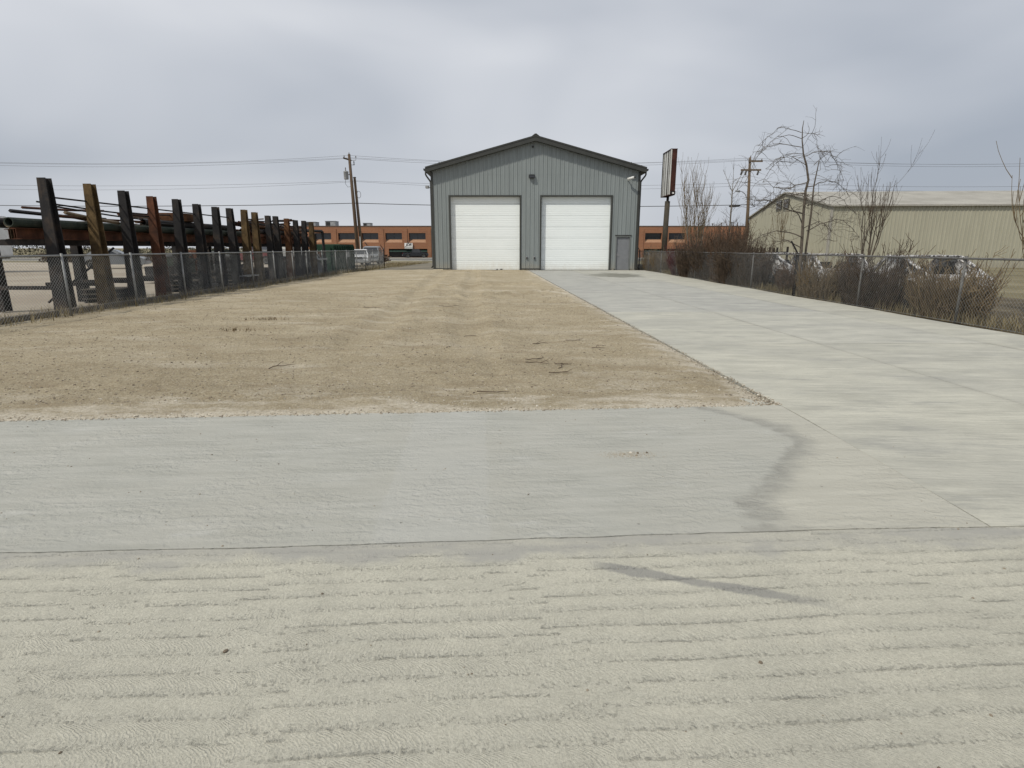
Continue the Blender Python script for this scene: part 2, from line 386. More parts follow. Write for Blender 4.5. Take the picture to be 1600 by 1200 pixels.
def white_door():
    n = NT('white_door')
    p = n.pos()
    f = n.noise(n.mapping(p, scale=(0.6, 1, 1.5)), 1.4, 5, 0.6)
    base = n.mix(n.smooth(f, 0.35, 0.7), (0.80, 0.85, 0.86), (0.775, 0.825, 0.835))
    _, _, z = n.sep(p)
    d = n.math('ADD', z, n.math('MULTIPLY', n.noise(n.mapping(p, scale=(2, 1, 1)), 2.2, 6, 0.7), -1.3))
    base = n.mix(n.smooth(d, -0.75, 0.05, 0.5, 0.0), base, (0.58, 0.555, 0.49))
    sp = n.noise(n.mapping(p, scale=(1, 1, 1)), 14.0, 3, 0.6)
    base = n.mix(n.smooth(sp, 0.72, 0.8, 0.0, 0.4), base, (0.5, 0.48, 0.43))
    return n.done(base, 0.45, n.bump(n.noise(n.mapping(p, scale=(0.6, 1, 0.6)), 2.5, 3, 0.5), 0.006), 0, 0.4)
M['white_door'] = white_door()
M['entry_door'] = simple('grey_steel_door', (0.19, 0.20, 0.215), (0.17, 0.18, 0.195), 0.45)
M['footing'] = simple('footing_concrete', (0.34, 0.33, 0.29), (0.24, 0.225, 0.19), 0.9, scale=4, bump=0.01)
M['pale_block'] = simple('pale_block', (0.62, 0.56, 0.42), (0.5, 0.45, 0.35), 0.9)
M['steel'] = simple('galvanised_steel', (0.27, 0.275, 0.275), (0.19, 0.195, 0.195), 0.55, 0.4, scale=6)
M['steel_dull'] = simple('weathered_steel', (0.16, 0.16, 0.155), (0.10, 0.095, 0.09), 0.6, 0.3, scale=6)
M['wire'] = simple('galvanised_wire', (0.30, 0.31, 0.31), (0.22, 0.23, 0.23), 0.5, 0.4, scale=3)
M['black'] = simple('black_paint', (0.016, 0.016, 0.017), (0.03, 0.028, 0.026), 0.5)
M['rubber'] = simple('rubber', (0.018, 0.018, 0.018), (0.03, 0.029, 0.027), 0.85)
M['glass_dark'] = simple('dark_window_glass', (0.018, 0.020, 0.024), (0.03, 0.033, 0.038), 0.08, 0.0, scale=0.35, spec=0.5)
M['white_plastic'] = simple('white_plastic', (0.70, 0.71, 0.70), (0.60, 0.61, 0.60), 0.4)
M['grey_plastic'] = simple('grey_plastic', (0.33, 0.34, 0.35), (0.24, 0.25, 0.26), 0.5)
M['lamp_lens'] = simple('lamp_lens', (0.42, 0.44, 0.45), (0.3, 0.32, 0.33), 0.15)

def rust(name, a, b, c, sc=2.2):
    n = NT(name)
    o = n.obj()
    f = n.noise(o, sc, 6, 0.68)
    base = n.ramp(f, [(0.32, a), (0.5, b), (0.66, c)])
    s = n.noise(n.mapping(o, scale=(7, 7, 0.6)), 1.5, 4, 0.6)
    base = n.mix(n.math('MULTIPLY', n.smooth(s, 0.5, 0.7), 0.5), base, a)
    return n.done(base, 0.85, n.bump(n.noise(o, 30, 4, 0.7), 0.01), 0.1, 0.3)
M['rust_red'] = rust('rusty_red_steel', (0.035, 0.016, 0.010), (0.085, 0.034, 0.018), (0.14, 0.055, 0.028))
M['rust_black'] = rust('blackened_steel', (0.012, 0.012, 0.014), (0.024, 0.023, 0.024), (0.055, 0.042, 0.034))
M['rust_yellow'] = rust('worn_ochre_steel', (0.03, 0.02, 0.012), (0.085, 0.056, 0.024), (0.15, 0.10, 0.045))
M['rust_orange'] = rust('orange_rust_steel', (0.035, 0.016, 0.009), (0.095, 0.042, 0.018), (0.17, 0.085, 0.038))
M['green_dark'] = rust('dark_green_pipe', (0.014, 0.018, 0.014), (0.028, 0.038, 0.03), (0.055, 0.055, 0.042))
M['tan_steel'] = rust('tan_steel', (0.10, 0.075, 0.05), (0.17, 0.13, 0.09), (0.24, 0.19, 0.14))
M['bin_green'] = rust('green_bin_paint', (0.009, 0.022, 0.015), (0.012, 0.040, 0.023), (0.02, 0.055, 0.034), 1.4)
M['drum'] = simple('grey_drum', (0.20, 0.20, 0.185), (0.14, 0.14, 0.13), 0.6, 0.2)
M['tarp'] = simple('grey_tarp', (0.15, 0.155, 0.165), (0.085, 0.088, 0.095), 0.55, scale=4, bump=0.05, bscale=6)
M['wood_weathered'] = simple('weathered_timber', (0.12, 0.105, 0.085), (0.07, 0.06, 0.048), 0.9, scale=6, stretch=(1, 8, 8), bump=0.01)
M['pole_wood'] = simple('pole_timber', (0.115, 0.078, 0.05), (0.06, 0.042, 0.028), 0.9, scale=3, stretch=(9, 9, 0.6), bump=0.015, bscale=20)
M['pole_light'] = simple('pale_pole_timber', (0.16, 0.118, 0.08), (0.095, 0.068, 0.045), 0.9, scale=3, stretch=(9, 9, 0.6), bump=0.015, bscale=20)
M['cable'] = simple('black_cable', (0.02, 0.02, 0.021), (0.03, 0.03, 0.03), 0.6)
M['cable_grey'] = simple('grey_cable', (0.10, 0.10, 0.105), (0.08, 0.08, 0.085), 0.5)
M['porcelain'] = simple('porcelain', (0.10, 0.085, 0.075), (0.15, 0.13, 0.12), 0.3)

def brick():
    n = NT('brick')
    p = n.pos()
    x, y, z = n.sep(p)
    br = n.n('TexBrick')
    br.inputs['Scale'].default_value = 1.0
    br.inputs['Color1'].default_value = (0.30, 0.125, 0.062, 1)
    br.inputs['Color2'].default_value = (0.235, 0.095, 0.048, 1)
    br.inputs['Mortar'].default_value = (0.22, 0.17, 0.13, 1)
    br.inputs['Brick Width'].default_value = 0.21; br.inputs['Row Height'].default_value = 0.075
    br.inputs['Mortar Size'].default_value = 0.008
    n.l(n.comb(n.math('ADD', x, y), z, 0.0), br.inputs['Vector'])
    f = n.noise(n.mapping(p, scale=(0.3, 0.3, 1.2)), 0.8, 5, 0.6)
    base = n.mix(n.math('MULTIPLY', n.smooth(f, 0.35, 0.7), 0.35), br.outputs['Color'], (0.34, 0.17, 0.09))
    band = n.math('FRACT', n.math('DIVIDE', z, 0.62))
    base = n.mix(n.smooth(band, 0.86, 0.95, 0.0, 0.25), base, (0.16, 0.075, 0.045))
    return n.done(base, 0.9, None, 0, 0.2)
M['brick'] = brick()
M['brick_pale'] = simple('pale_brick_sill', (0.37, 0.22, 0.14), (0.31, 0.18, 0.11), 0.9)
M['coping'] = simple('metal_coping', (0.10, 0.085, 0.075), (0.13, 0.12, 0.11), 0.6)
M['awning'] = simple('dark_green_awning', (0.010, 0.030, 0.024), (0.016, 0.042, 0.034), 0.7)
M['sign_white'] = simple('sign_white', (0.80, 0.79, 0.77), (0.74, 0.73, 0.71), 0.4)
M['sign_grey'] = simple('sign_grey', (0.46, 0.46, 0.44), (0.4, 0.4, 0.38), 0.5)
M['rust_panel'] = rust('rusted_sheet', (0.022, 0.010, 0.009), (0.052, 0.019, 0.015), (0.10, 0.036, 0.025), 0.9)
M['sign_inner'] = simple('faded_white_panel', (0.62, 0.625, 0.60), (0.50, 0.50, 0.47), 0.5, scale=1.2, streak=(0.22, 0.20, 0.17))
M['sign_post'] = rust('sign_post_paint', (0.038, 0.036, 0.030), (0.062, 0.056, 0.045), (0.095, 0.075, 0.055), 1.2)
M['bark_grey'] = simple('grey_bark', (0.12, 0.10, 0.08), (0.065, 0.055, 0.045), 0.9, scale=8)
M['bark_pale'] = simple('pale_bark', (0.22, 0.20, 0.165), (0.12, 0.105, 0.085), 0.9, scale=8)
M['twig_brown'] = simple('brown_twigs', (0.10, 0.07, 0.046), (0.05, 0.036, 0.025), 0.9, scale=3)
M['twig_tan'] = simple('tan_twigs', (0.20, 0.15, 0.085), (0.13, 0.095, 0.055), 0.9, scale=3)
M['twig_red'] = simple('red_twigs', (0.095, 0.022, 0.026), (0.06, 0.018, 0.02), 0.75, scale=3)
M['twig_orange'] = simple('rusty_twigs', (0.13, 0.078, 0.045), (0.06, 0.038, 0.025), 0.85, scale=3)
M['dead_grass'] = simple('dead_grass', (0.25, 0.21, 0.12), (0.15, 0.12, 0.065), 0.95, scale=5)
M['green_grass'] = simple('fresh_grass', (0.10, 0.13, 0.035), (0.07, 0.085, 0.028), 0.9, scale=5)
M['conifer'] = simple('far_foliage', (0.028, 0.032, 0.02), (0.05, 0.044, 0.03), 0.95, scale=0.8)
M['camo_dark'] = simple('dark_seat', (0.02, 0.02, 0.021), (0.035, 0.033, 0.03), 0.8)
def camo():
    n = NT('winter_camouflage')
    o = n.obj()
    a = n.noise(n.mapping(o, scale=(1, 1.2, 1.0)), 5.2, 3, 0.65, 1.4)
    b = n.noise(n.mapping(o, loc=(5, 2, 1)), 10.0, 3, 0.65, 0.8)
    base = n.ramp(a, [(0.0, (0.055, 0.05, 0.05)), (0.475, (0.055, 0.05, 0.05)), (0.49, (0.58, 0.58, 0.58)), (1.0, (0.70, 0.70, 0.70))])
    base = n.mix(n.smooth(b, 0.55, 0.57), base, (0.20, 0.19, 0.19))
    return n.done(base, 0.4, None, 0, 0.45)
M['camo'] = camo()
def paint(name, c, rough=0.25):
    n = NT(name)
    f = n.noise(n.obj(), 2.0, 4, 0.6)
    return n.done(n.mix(f, c, tuple(v * 0.88 for v in c)), rough, None, 0.0, 0.5)
M['car_white'] = paint('white_car_paint', (0.62, 0.63, 0.64))
M['car_grey'] = paint('grey_car_paint', (0.16, 0.17, 0.18))
M['car_black'] = paint('black_car_paint', (0.012, 0.013, 0.016))
M['car_red'] = paint('dark_red_paint', (0.12, 0.016, 0.014))
M['tail_red'] = simple('red_lens', (0.28, 0.012, 0.010), (0.2, 0.01, 0.01), 0.2)
M['chrome'] = simple('bright_metal', (0.5, 0.5, 0.5), (0.42, 0.42, 0.42), 0.25, 0.9)

def stone_mat():
    n = NT('loose_stone')
    a = n.n('Attribute', attribute_name='tone').outputs['Fac']
    base = n.ramp(a, [(0.0, (0.10, 0.08, 0.06)), (0.35, (0.22, 0.185, 0.14)), (0.7, (0.33, 0.295, 0.235)), (1.0, (0.58, 0.55, 0.48))])
    return n.done(base, 0.9, None, 0, 0.2)
M['stone'] = stone_mat()

# ------------------------------------------------------------------ mesh helper
class MB:
    def __init__(self): self.v = []; self.f = []
    def add(self, vs, fs):
        k = len(self.v); self.v += [tuple(p) for p in vs]; self.f += [tuple(i + k for i in q) for q in fs]; return self
    def box(self, x0, x1, y0, y1, z0, z1):
        return self.add([(x0, y0, z0), (x1, y0, z0), (x1, y1, z0), (x0, y1, z0), (x0, y0, z1), (x1, y0, z1), (x1, y1, z1), (x0, y1, z1)],
                        [(0, 3, 2, 1), (4, 5, 6, 7), (0, 1, 5, 4), (1, 2, 6, 5), (2, 3, 7, 6), (3, 0, 4, 7)])
    def prism(self, poly, axis, a, b):
        """poly: 2-D outline; axis the extrusion axis ('x' poly is (y,z); 'y' poly is (x,z); 'z' poly is (x,y))"""
        def pt(p, d):
            return {'x': (d, p[0], p[1]), 'y': (p[0], d, p[1]), 'z': (p[0], p[1], d)}[axis]
        n = len(poly)
        vs = [pt(p, a) for p in poly] + [pt(p, b) for p in poly]
        fs = [tuple(range(n)), tuple(range(2 * n - 1, n - 1, -1))] + [(i, n + i, n + (i + 1) % n, (i + 1) % n) for i in range(n)]
        return self.add(vs, fs)
    def tube(self, pts, rad, sides=6, cap=True):
        pts = [Vector(p) for p in pts]
        n = len(pts)
        rad = rad if isinstance(rad, (list, tuple)) else [rad] * n
        k = len(self.v)
        up = None
        for i, p in enumerate(pts):
            t = (pts[min(i + 1, n - 1)] - pts[max(i - 1, 0)])
            if t.length < 1e-9: t = Vector((0, 0, 1))
            t.normalize()
            if up is None:
                up = Vector((1, 0, 0)) if abs(t.x) < 0.8 else Vector((0, 1, 0))
            a = (up - t * up.dot(t))
            if a.length < 1e-6: a = t.orthogonal()
            a.normalize(); up = a
            b = t.cross(a)
            for j in range(sides):
                an = 2 * math.pi * j / sides
                self.v.append(tuple(p + (a * math.cos(an) + b * math.sin(an)) * rad[i]))
        for i in range(n - 1):
            for j in range(sides):
                j2 = (j + 1) % sides
                self.f.append((k + i * sides + j, k + i * sides + j2, k + (i + 1) * sides + j2, k + (i + 1) * sides + j))
        if cap:
            self.f.append(tuple(k + j for j in range(sides - 1, -1, -1)))
            self.f.append(tuple(k + (n - 1) * sides + j for j in range(sides)))
        return self
    def lathe(self, prof, sides=16, centre=(0, 0, 0), axis='z'):
        k = len(self.v); n = len(prof)
        for r, h in prof:
            for j in range(sides):
                an = 2 * math.pi * j / sides
                c, s = r * math.cos(an), r * math.sin(an)
                p = {'z': (c, s, h), 'x': (h, c, s), 'y': (c, h, s)}[axis]
                self.v.append((p[0] + centre[0], p[1] + centre[1], p[2] + centre[2]))
        for i in range(n - 1):
            for j in range(sides):
                j2 = (j + 1) % sides
                self.f.append((k + i * sides + j, k + i * sides + j2, k + (i + 1) * sides + j2, k + (i + 1) * sides + j))
        self.f.append(tuple(k + j for j in range(sides - 1, -1, -1)))
        self.f.append(tuple(k + (n - 1) * sides + j for j in range(sides)))
        return self
    def mesh(self, name, m, smooth=False, bevel=0.0):
        me = bpy.data.meshes.new(name)
        me.from_pydata(self.v, [], self.f)
        if bevel:
            bm = bmesh.new(); bm.from_mesh(me)
            bmesh.ops.recalc_face_normals(bm, faces=bm.faces)
            ed = [e_ for e_ in bm.edges if e_.is_manifold and e_.calc_face_angle(0) > 0.5]
            bmesh.ops.bevel(bm, geom=ed, offset=bevel, segments=2, affect='EDGES', clamp_overlap=True)
            bm.to_mesh(me); bm.free()
        else:
            bm = bmesh.new(); bm.from_mesh(me)
            bmesh.ops.recalc_face_normals(bm, faces=bm.faces)
            bm.to_mesh(me); bm.free()
        if smooth:
            for p in me.polygons: p.use_smooth = True
        me.materials.append(M[m] if isinstance(m, str) else m)
        return me
    def build(self, name, m, parent=None, smooth=False, bevel=0.0, loc=None):
        o = bpy.data.objects.new(name, self.mesh(name, m, smooth, bevel))
        C.objects.link(o)
        if parent is not None: o.parent = parent
        if loc is not None: o.location = loc
        return o

def tag(o, label=None, cat=None, group=None, kind=None):
    if label: o['label'] = label
    if cat: o['category'] = cat
    if group: o['group'] = group
    if kind: o['kind'] = kind
    return o
def empty(name, loc=(0, 0, 0), rz=0.0, label=None, cat=None, group=None, kind=None):
    o = bpy.data.objects.new(name, None)
    o.empty_display_size = 0.2
    C.objects.link(o)
    o.location = loc; o.rotation_euler = (0, 0, rz)
    return tag(o, label, cat, group, kind)
def link_copy(o, parent=None):
    c = o.copy(); C.objects.link(c); c.parent = parent
    return c
def copy_tree(o, parent=None):
    c = link_copy(o, parent)
    for ch in list(o.children): copy_tree(ch, c)
    return c

# numpy value noise
def vnoise(x, y, seed=0):
    xi = np.floor(x).astype(np.int64); yi = np.floor(y).astype(np.int64)
    xf = x - xi; yf = y - yi
    def h(a, b):
        n = (a * 374761393 + b * 668265263 + seed * 982451653) & 0xffffffff
        n = ((n ^ (n >> 13)) * 1274126177) & 0xffffffff
        return ((n ^ (n >> 16)) & 0xffff) / 65535.0
    u = xf * xf * (3 - 2 * xf); v = yf * yf * (3 - 2 * yf)
    a = h(xi, yi); b = h(xi + 1, yi); c = h(xi, yi + 1); d = h(xi + 1, yi + 1)
    return (a * (1 - u) + b * u) * (1 - v) + (c * (1 - u) + d * u) * v
def fbm(x, y, octs=4, seed=0):
    s = 0; a = 0.5
    for k in range(octs):
        s = s + a * (vnoise(x * 2 ** k, y * 2 ** k, seed + k) - 0.5); a *= 0.5
    return s

# ================================================================== SETTING
def gz(y):                       # the land falls gently away towards the street
    t = min(max((y - 52) / 55.0, 0), 1)
    return -0.62 * t * t * (3 - 2 * t)

ys = [-60, -20, 0, 20, 45, 50, 55, 60, 65, 70, 75, 80, 85, 90, 95, 100, 105, 110, 140, 200, 400, 900, 2000, 4500]
xs = [-4500, -1500, -500, -150, -60, -30, -10, 0, 10, 30, 60, 150, 500, 1500, 4500]
mb = MB()
vs = [(x, y, gz(y) - 0.06) for y in ys for x in xs]
nx = len(xs)
mb.add(vs, [(j * nx + i, j * nx + i + 1, (j + 1) * nx + i + 1, (j + 1) * nx + i) for j in range(len(ys) - 1) for i in range(nx - 1)])
tag(mb.build('ground', 'dry_ground'), kind='structure')

def sheet(name, m, x0, x1, y0, y1, dz, n=14, jit=0.0, seed=1):
    rnd = random.Random(seed)
    mb = MB(); vs = []
    for j in range(n + 1):
        y = y0 + (y1 - y0) * j / n
        a = x0 + rnd.uniform(-jit, jit); b = x1 + rnd.uniform(-jit, jit)
        vs += [(a, y, gz(y) + dz), (b, y, gz(y) + dz)]
    mb.add(vs, [(2 * j, 2 * j + 1, 2 * j + 3, 2 * j + 2) for j in range(n)])
    return tag(mb.build(name, m), kind='structure')
sheet('neighbouring_yard', 'yard', -70, -10.75, -4, 78, -0.02, 20)
sheet('verge', 'dark_soil', 9.35, 16.0, -4, 60, -0.022, 20, 0.15)
sheet('lane', 'lane', -10.0, -5.2, 40.5, 104, -0.015, 20, 0.18)
sheet('street', 'asphalt', -160, 160, 104, 121, -0.012, 6)
mb = MB(); mb.box(-160, 160, 121.0, 129.3, -0.75, -0.50)
tag(mb.build('sidewalk', 'sidewalk'), kind='structure')
mb = MB(); mb.box(-160, -11.5, 100.8, 104.0, -0.75, -0.50)
tag(mb.build('near_sidewalk', 'sidewalk'), kind='structure')

# ---- slabs in the foreground (the crack between them is a real gap)
def crackline(x):
    return 2.80 + 0.055 * x + 0.012 * math.sin(x * 1.3) + 0.010 * mnoise.noise(Vector((x * 3.1, 0.3, 0))) + 0.005 * mnoise.noise(Vector((x * 17, 4, 0)))
def edgeX(y):                    # the side of the driveway against the gravel
    return 2.87 - 0.0412 * y
def gravel_front(x):
    return 5.28 + 0.075 * x
N = 420
X0, X1 = -14.0, 9.2
xs = [X0 + (X1 - X0) * i / N for i in range(N + 1)]
def slab_between(name, lo, hi, m, z=0.03):
    mb = MB(); vs = []
    for x in xs:
        vs += [(x, lo(x), -0.09), (x, lo(x), z), (x, hi(x), z), (x, hi(x), -0.09)]
    fs = []
    for i in range(N):
        for a, b in ((0, 1), (1, 2), (2, 3)):
            fs.append((4 * i + a, 4 * i + b, 4 * i + 4 + b, 4 * i + 4 + a))
    fs += [(0, 1, 2, 3), tuple(4 * N + k for k in (3, 2, 1, 0))]
    mb.add(vs, fs)
    return tag(mb.build(name, m), kind='structure')
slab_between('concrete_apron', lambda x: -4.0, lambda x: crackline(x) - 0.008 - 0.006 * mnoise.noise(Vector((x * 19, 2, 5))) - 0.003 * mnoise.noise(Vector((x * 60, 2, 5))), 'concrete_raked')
def strip_hi(x):
    if x < 2.55: return gravel_front(x) + 0.25
    t = (x - 2.55)
    return max(gravel_front(2.55) + 0.25 - 1.33 * t, crackline(x) + 0.35)
# strip stops at the driveway joint on its right: a diagonal cut
mb = MB()
xs2 = [x for x in xs if x < 2.62]
top = [(x, crackline(x) + 0.0035 + 0.003 * mnoise.noise(Vector((x * 9, 1, 7)))) for x in xs2]
jx = lambda y: edgeX(y) if y > 4.6 else 2.68 + (4.6 - y) * 0.02
poly = top + [(2.66, crackline(2.66) + 0.004), (2.677, 4.0), (2.645, 5.47)] + [(x, gravel_front(x) + 0.3) for x in (2.4, -2, -8, -14)]
n_ = len(poly)
mb.add([(x, y, 0.03) for x, y in poly] + [(x, y, -0.09) for x, y in poly], [tuple(range(n_)), tuple(range(2 * n_ - 1, n_ - 1, -1))] + [(i, n_ + i, n_ + (i + 1) % n_, (i + 1) % n_) for i in range(n_)])
tag(mb.build('concrete_strip', 'concrete_strip'), kind='structure')

# ---- driveway: separately poured slabs
drive = empty('driveway', (0, 0, 0), kind='structure')
def jA(y): return 5.22 - 0.0275 * y
def jB(y): return 8.10 - 0.040 * y
def jR(y): return 9.0 + 0.006 * y + 0.05 * math.sin(y * 0.9)
rows = [(2.93, 9.2), (9.2, 14.0), (14.0, 20.5), (20.5, 26.8), (26.8, 33.5), (33.5, 40.86)]
rnd = random.Random(3)
for c, (fa, fb) in enumerate(((None, jA), (jA, jB), (jB, jR))):
    for r, (ya, yb) in enumerate(rows):
        g = 0.005
        def left(y):
            if fa is None: return 2.668 if y < 4.6 else edgeX(y) + 0.004
            return fa(y) + g
        steps = 6
        yA = (lambda x: (crackline(x) + 0.0035) if r == 0 else ya + 0.02 * (x - 4) + g)
        yB = (lambda x: yb + (0.02 * (x - 4) if r < len(rows) - 1 else 0) - g)
        pl = []
        la, lb = left(ya), left(yb); ra, rb = fb(ya) - g, fb(yb) - g
        for i in range(steps + 1):
            x = la + (ra - la) * i / steps; pl.append((x, yA(x)))
        for i in range(steps + 1):
            y = ya + (yb - ya) * i / steps
            if i not in (0, steps): pl.append((fb(y) - g, y))
        for i in range(steps + 1):
            x = rb + (lb - rb) * i / steps; pl.append((x, yB(x)))
        for i in range(1, steps):
            y = yb + (ya - yb) * i / steps
            pl.append((left(y), y))
        z = 0.033 + rnd.uniform(-0.002, 0.002)
        n_ = len(pl)
        mb = MB()
        mb.add([(x, y, z) for x, y in pl] + [(x, y, -0.10) for x, y in pl], [tuple(range(n_)), tuple(range(2 * n_ - 1, n_ - 1, -1))] + [(i, n_ + i, n_ + (i + 1) % n_, (i + 1) % n_) for i in range(n_)])
        o = mb.build('concrete_slab', 'driveway', drive)
        o['cool'] = [[0.0, 0.15, 0.75, 0.8, 0.75, 0.9], [0.1, 0.35, 0.85, 0.8, 0.55, 0.35], [0.0, 0.1, 0.1, 0.05, 0.1, 0.15]][c][r]

# ---- gravel yard: real relief, wheel ruts, spilling over the slab edge
def seg_d(X, Y, a, b):
    ax, ay = a; bx, by = b
    t = np.clip(((X - ax) * (bx - ax) + (Y - ay) * (by - ay)) / ((bx - ax) ** 2 + (by - ay) ** 2), 0, 1)
    return np.hypot(X - ax - t * (bx - ax), Y - ay - t * (by - ay)), t
def gravel_height(X, Y):
    z = 0.05 + 0.09 * fbm(X * 0.35, Y * 0.35, 3, 3) + 0.05 * fbm(X * 1.4, Y * 1.4, 4, 9) + 0.03 * fbm(X * 7, Y * 7, 3, 21)
    for a, b, w, d in (((1.9, 21.4), (-1.2, 18.0), 0.22, 0.11), ((0.9, 24.4), (-3.9, 22.2), 0.25, 0.10), ((1.6, 17.6), (-0.6, 16.0), 0.2, 0.03),
                       ((-4.5, 39), (-2.5, 9), 0.28, 0.05), ((-2.6, 39), (-0.7, 9), 0.28, 0.05), ((-9, 13.5), (1.5, 14.5), 0.3, 0.02), ((-0.45, 8.6), (-0.15, 6.9), 0.12, 0.02)):
        q, t = seg_d(X + 0.35 * fbm(X * 0.8, Y * 0.8, 2, 40), Y + 0.3 * fbm(X, Y, 2, 50), a, b)
        z = z - d * np.exp(-(q / w) ** 2) + 0.55 * d * np.exp(-((q - 1.9 * w) / w) ** 2) * (0.6 + vnoise(X * 5, Y * 5, 77))
    return z
ns, nt = 420, 430
s = np.linspace(0, 1, ns)[None, :].repeat(nt, 0)
t = np.linspace(0, 1, nt)[:, None].repeat(ns, 1)
tt = 0.12 * t + 0.88 * t ** 2.3
Xc = -10.35 + s * (2.6 + 10.35)
Y0 = 5.28 + 0.075 * Xc + 0.05 * fbm(Xc * 5, Xc * 0 + 1.7, 4, 5) + 0.04 * fbm(Xc * 1.1, Xc * 0 + 5, 2, 8)
Y = Y0 + (41.3 - Y0) * tt
er = 2.855 - 0.0412 * Y + 0.03 * fbm(Y * 3, Y * 0 + 3, 4, 15)
X = -10.35 + s * (er + 10.35)
Z = gravel_height(X, Y)
d_front = (Y - Y0); d_side = er - X
ff_ = np.clip(d_front / 0.10, 0, 1); fs_ = np.clip(d_side / 0.35, 0, 1)
Z = np.maximum(Z, 0.012)
lip = np.clip(1 - (d_front - 0.1) / 0.5, 0, 1)
Z = np.where(d_front < 0.6, np.maximum(Z * (1 - lip) + 0.040 * lip, 0.036), Z)
Z = 0.027 + (Z - 0.027) * ff_
Z = Z * fs_ + (0.004 + 0.25 * (Z - 0.03)) * (1 - fs_)
vv = np.stack([X, Y, Z], -1).reshape(-1, 3)
idx = np.arange(ns * nt).reshape(nt, ns)
ff = np.stack([idx[:-1, :-1], idx[:-1, 1:], idx[1:, 1:], idx[1:, :-1]], -1).reshape(-1, 4)
me = bpy.data.meshes.new('gravel_yard')
me.from_pydata(vv.tolist(), [], ff.tolist())
me.materials.append(M['gravel'])
for p in me.polygons: p.use_smooth = True
gy = bpy.data.objects.new('gravel_yard', me); C.objects.link(gy); tag(gy, kind='structure')
def gh(x, y):
    return float(gravel_height(np.array([x]), np.array([y]))[0])

# ================================================================== METAL BUILDING
BY = 40.9
BX0, BX1 = -5.40, 8.58
PKX = 1.55
def rake(x):                                   # underside of the roof over the front wall
    return 8.42 - abs(x - PKX) * 0.268
D = [(-4.22, 0.56), (1.98, 6.76)]              # overhead door openings
DH = 4.93
ED = (7.14, 8.16); EDH = 2.36                  # entry door opening
b = empty('metal_building', ((BX0 + BX1) / 2, BY, 0), label='grey ribbed metal workshop with a low gable and two white overhead doors', cat='building')
OFF = Vector(((BX0 + BX1) / 2, BY, 0))
def bpart(mb, name, m, parent=None, **kw):
    """mesh given in world coordinates, parented to the building"""
    par = parent or b
    o_ = OFF
    mb.v = [(p[0] - o_.x, p[1] - o_.y, p[2] - o_.z) for p in mb.v]
    return mb.build(name, m, par, **kw)
W = 0.2855
nstrip = round((BX1 - BX0) / W); W = (BX1 - BX0) / nstrip
def opening_at(x):
    for a, c in D:
        if a < x < c: return DH
    if ED[0] < x < ED[1]: return EDH
    return 0.13
cuts = sorted({v for p in D for v in p} | set(ED))
rib = 0.032
seamz = 6.35
for i in range(nstrip):
    xa, xb = BX0 + i * W, BX0 + (i + 1) * W
    mb = MB()
    prof = [(xa, 0.0), (xa + 0.018, -rib), (xa + 0.058, -rib), (xa + 0.076, 0.0), (xa + W * 0.62, 0.0), (xa + W * 0.64, -0.006), (xa + W * 0.70, -0.006), (xa + W * 0.72, 0.0), (xb, 0.0)]
    px = sorted(set([p[0] for p in prof] + [c for c in cuts if xa < c < xb]))
    def depth(x):
        for (u, d0), (w_, d1) in zip(prof, prof[1:]):
            if u <= x <= w_: return d0 + (d1 - d0) * (x - u) / max(w_ - u, 1e-9)
        return 0.0
    for u, w_ in zip(px, px[1:]):
        zb = opening_at((u + w_) / 2)
        du, dw = depth(u), depth(w_)
        tu, tw = rake(u), rake(w_)
        sz = seamz
        if tu > sz + 0.05 and tw > sz + 0.05 and zb < sz:      # lower and upper sheet lap
            mb.add([(u, BY + du, zb), (w_, BY + dw, zb), (w_, BY + dw, sz), (u, BY + du, sz)], [(0, 1, 2, 3)])
            mb.add([(u, BY + du - 0.004, sz - 0.03), (w_, BY + dw - 0.004, sz - 0.03), (w_, BY + dw - 0.004, tw), (u, BY + du - 0.004, tu)], [(0, 1, 2, 3)])
        else:
            mb.add([(u, BY + du, zb), (w_, BY + dw, zb), (w_, BY + dw, tw), (u, BY + du, tu)], [(0, 1, 2, 3)])
    bpart(mb, 'siding_panel', 'siding')
# side and rear walls
BL = 26.0
for x in (BX0, BX1):
    mb = MB(); sgn = -1 if x == BX0 else 1
    k = int(BL / 0.3)
    for j in range(k):
        y = BY + j * 0.3
        mb.add([(x, y, 0.13), (x + sgn * rib, y + 0.02, 0.13), (x + sgn * rib, y + 0.06, 0.13), (x, y + 0.08, 0.13), (x, y + 0.3, 0.13),
                (x, y, 6.5), (x + sgn * rib, y + 0.02, 6.5), (x + sgn * rib, y + 0.06, 6.5), (x, y + 0.08, 6.5), (x, y + 0.3, 6.5)],
               [(0, 1, 6, 5), (1, 2, 7, 6), (2, 3, 8, 7), (3, 4, 9, 8)])
    bpart(mb, 'side_wall', 'siding')
mb = MB(); mb.add([(BX0, BY + BL, 0.1), (BX1, BY + BL, 0.1), (BX1, BY + BL, 6.5), (PKX, BY + BL, 8.4), (BX0, BY + BL, 6.5)], [(0, 1, 2, 3, 4)])
bpart(mb, 'rear_wall', 'siding')
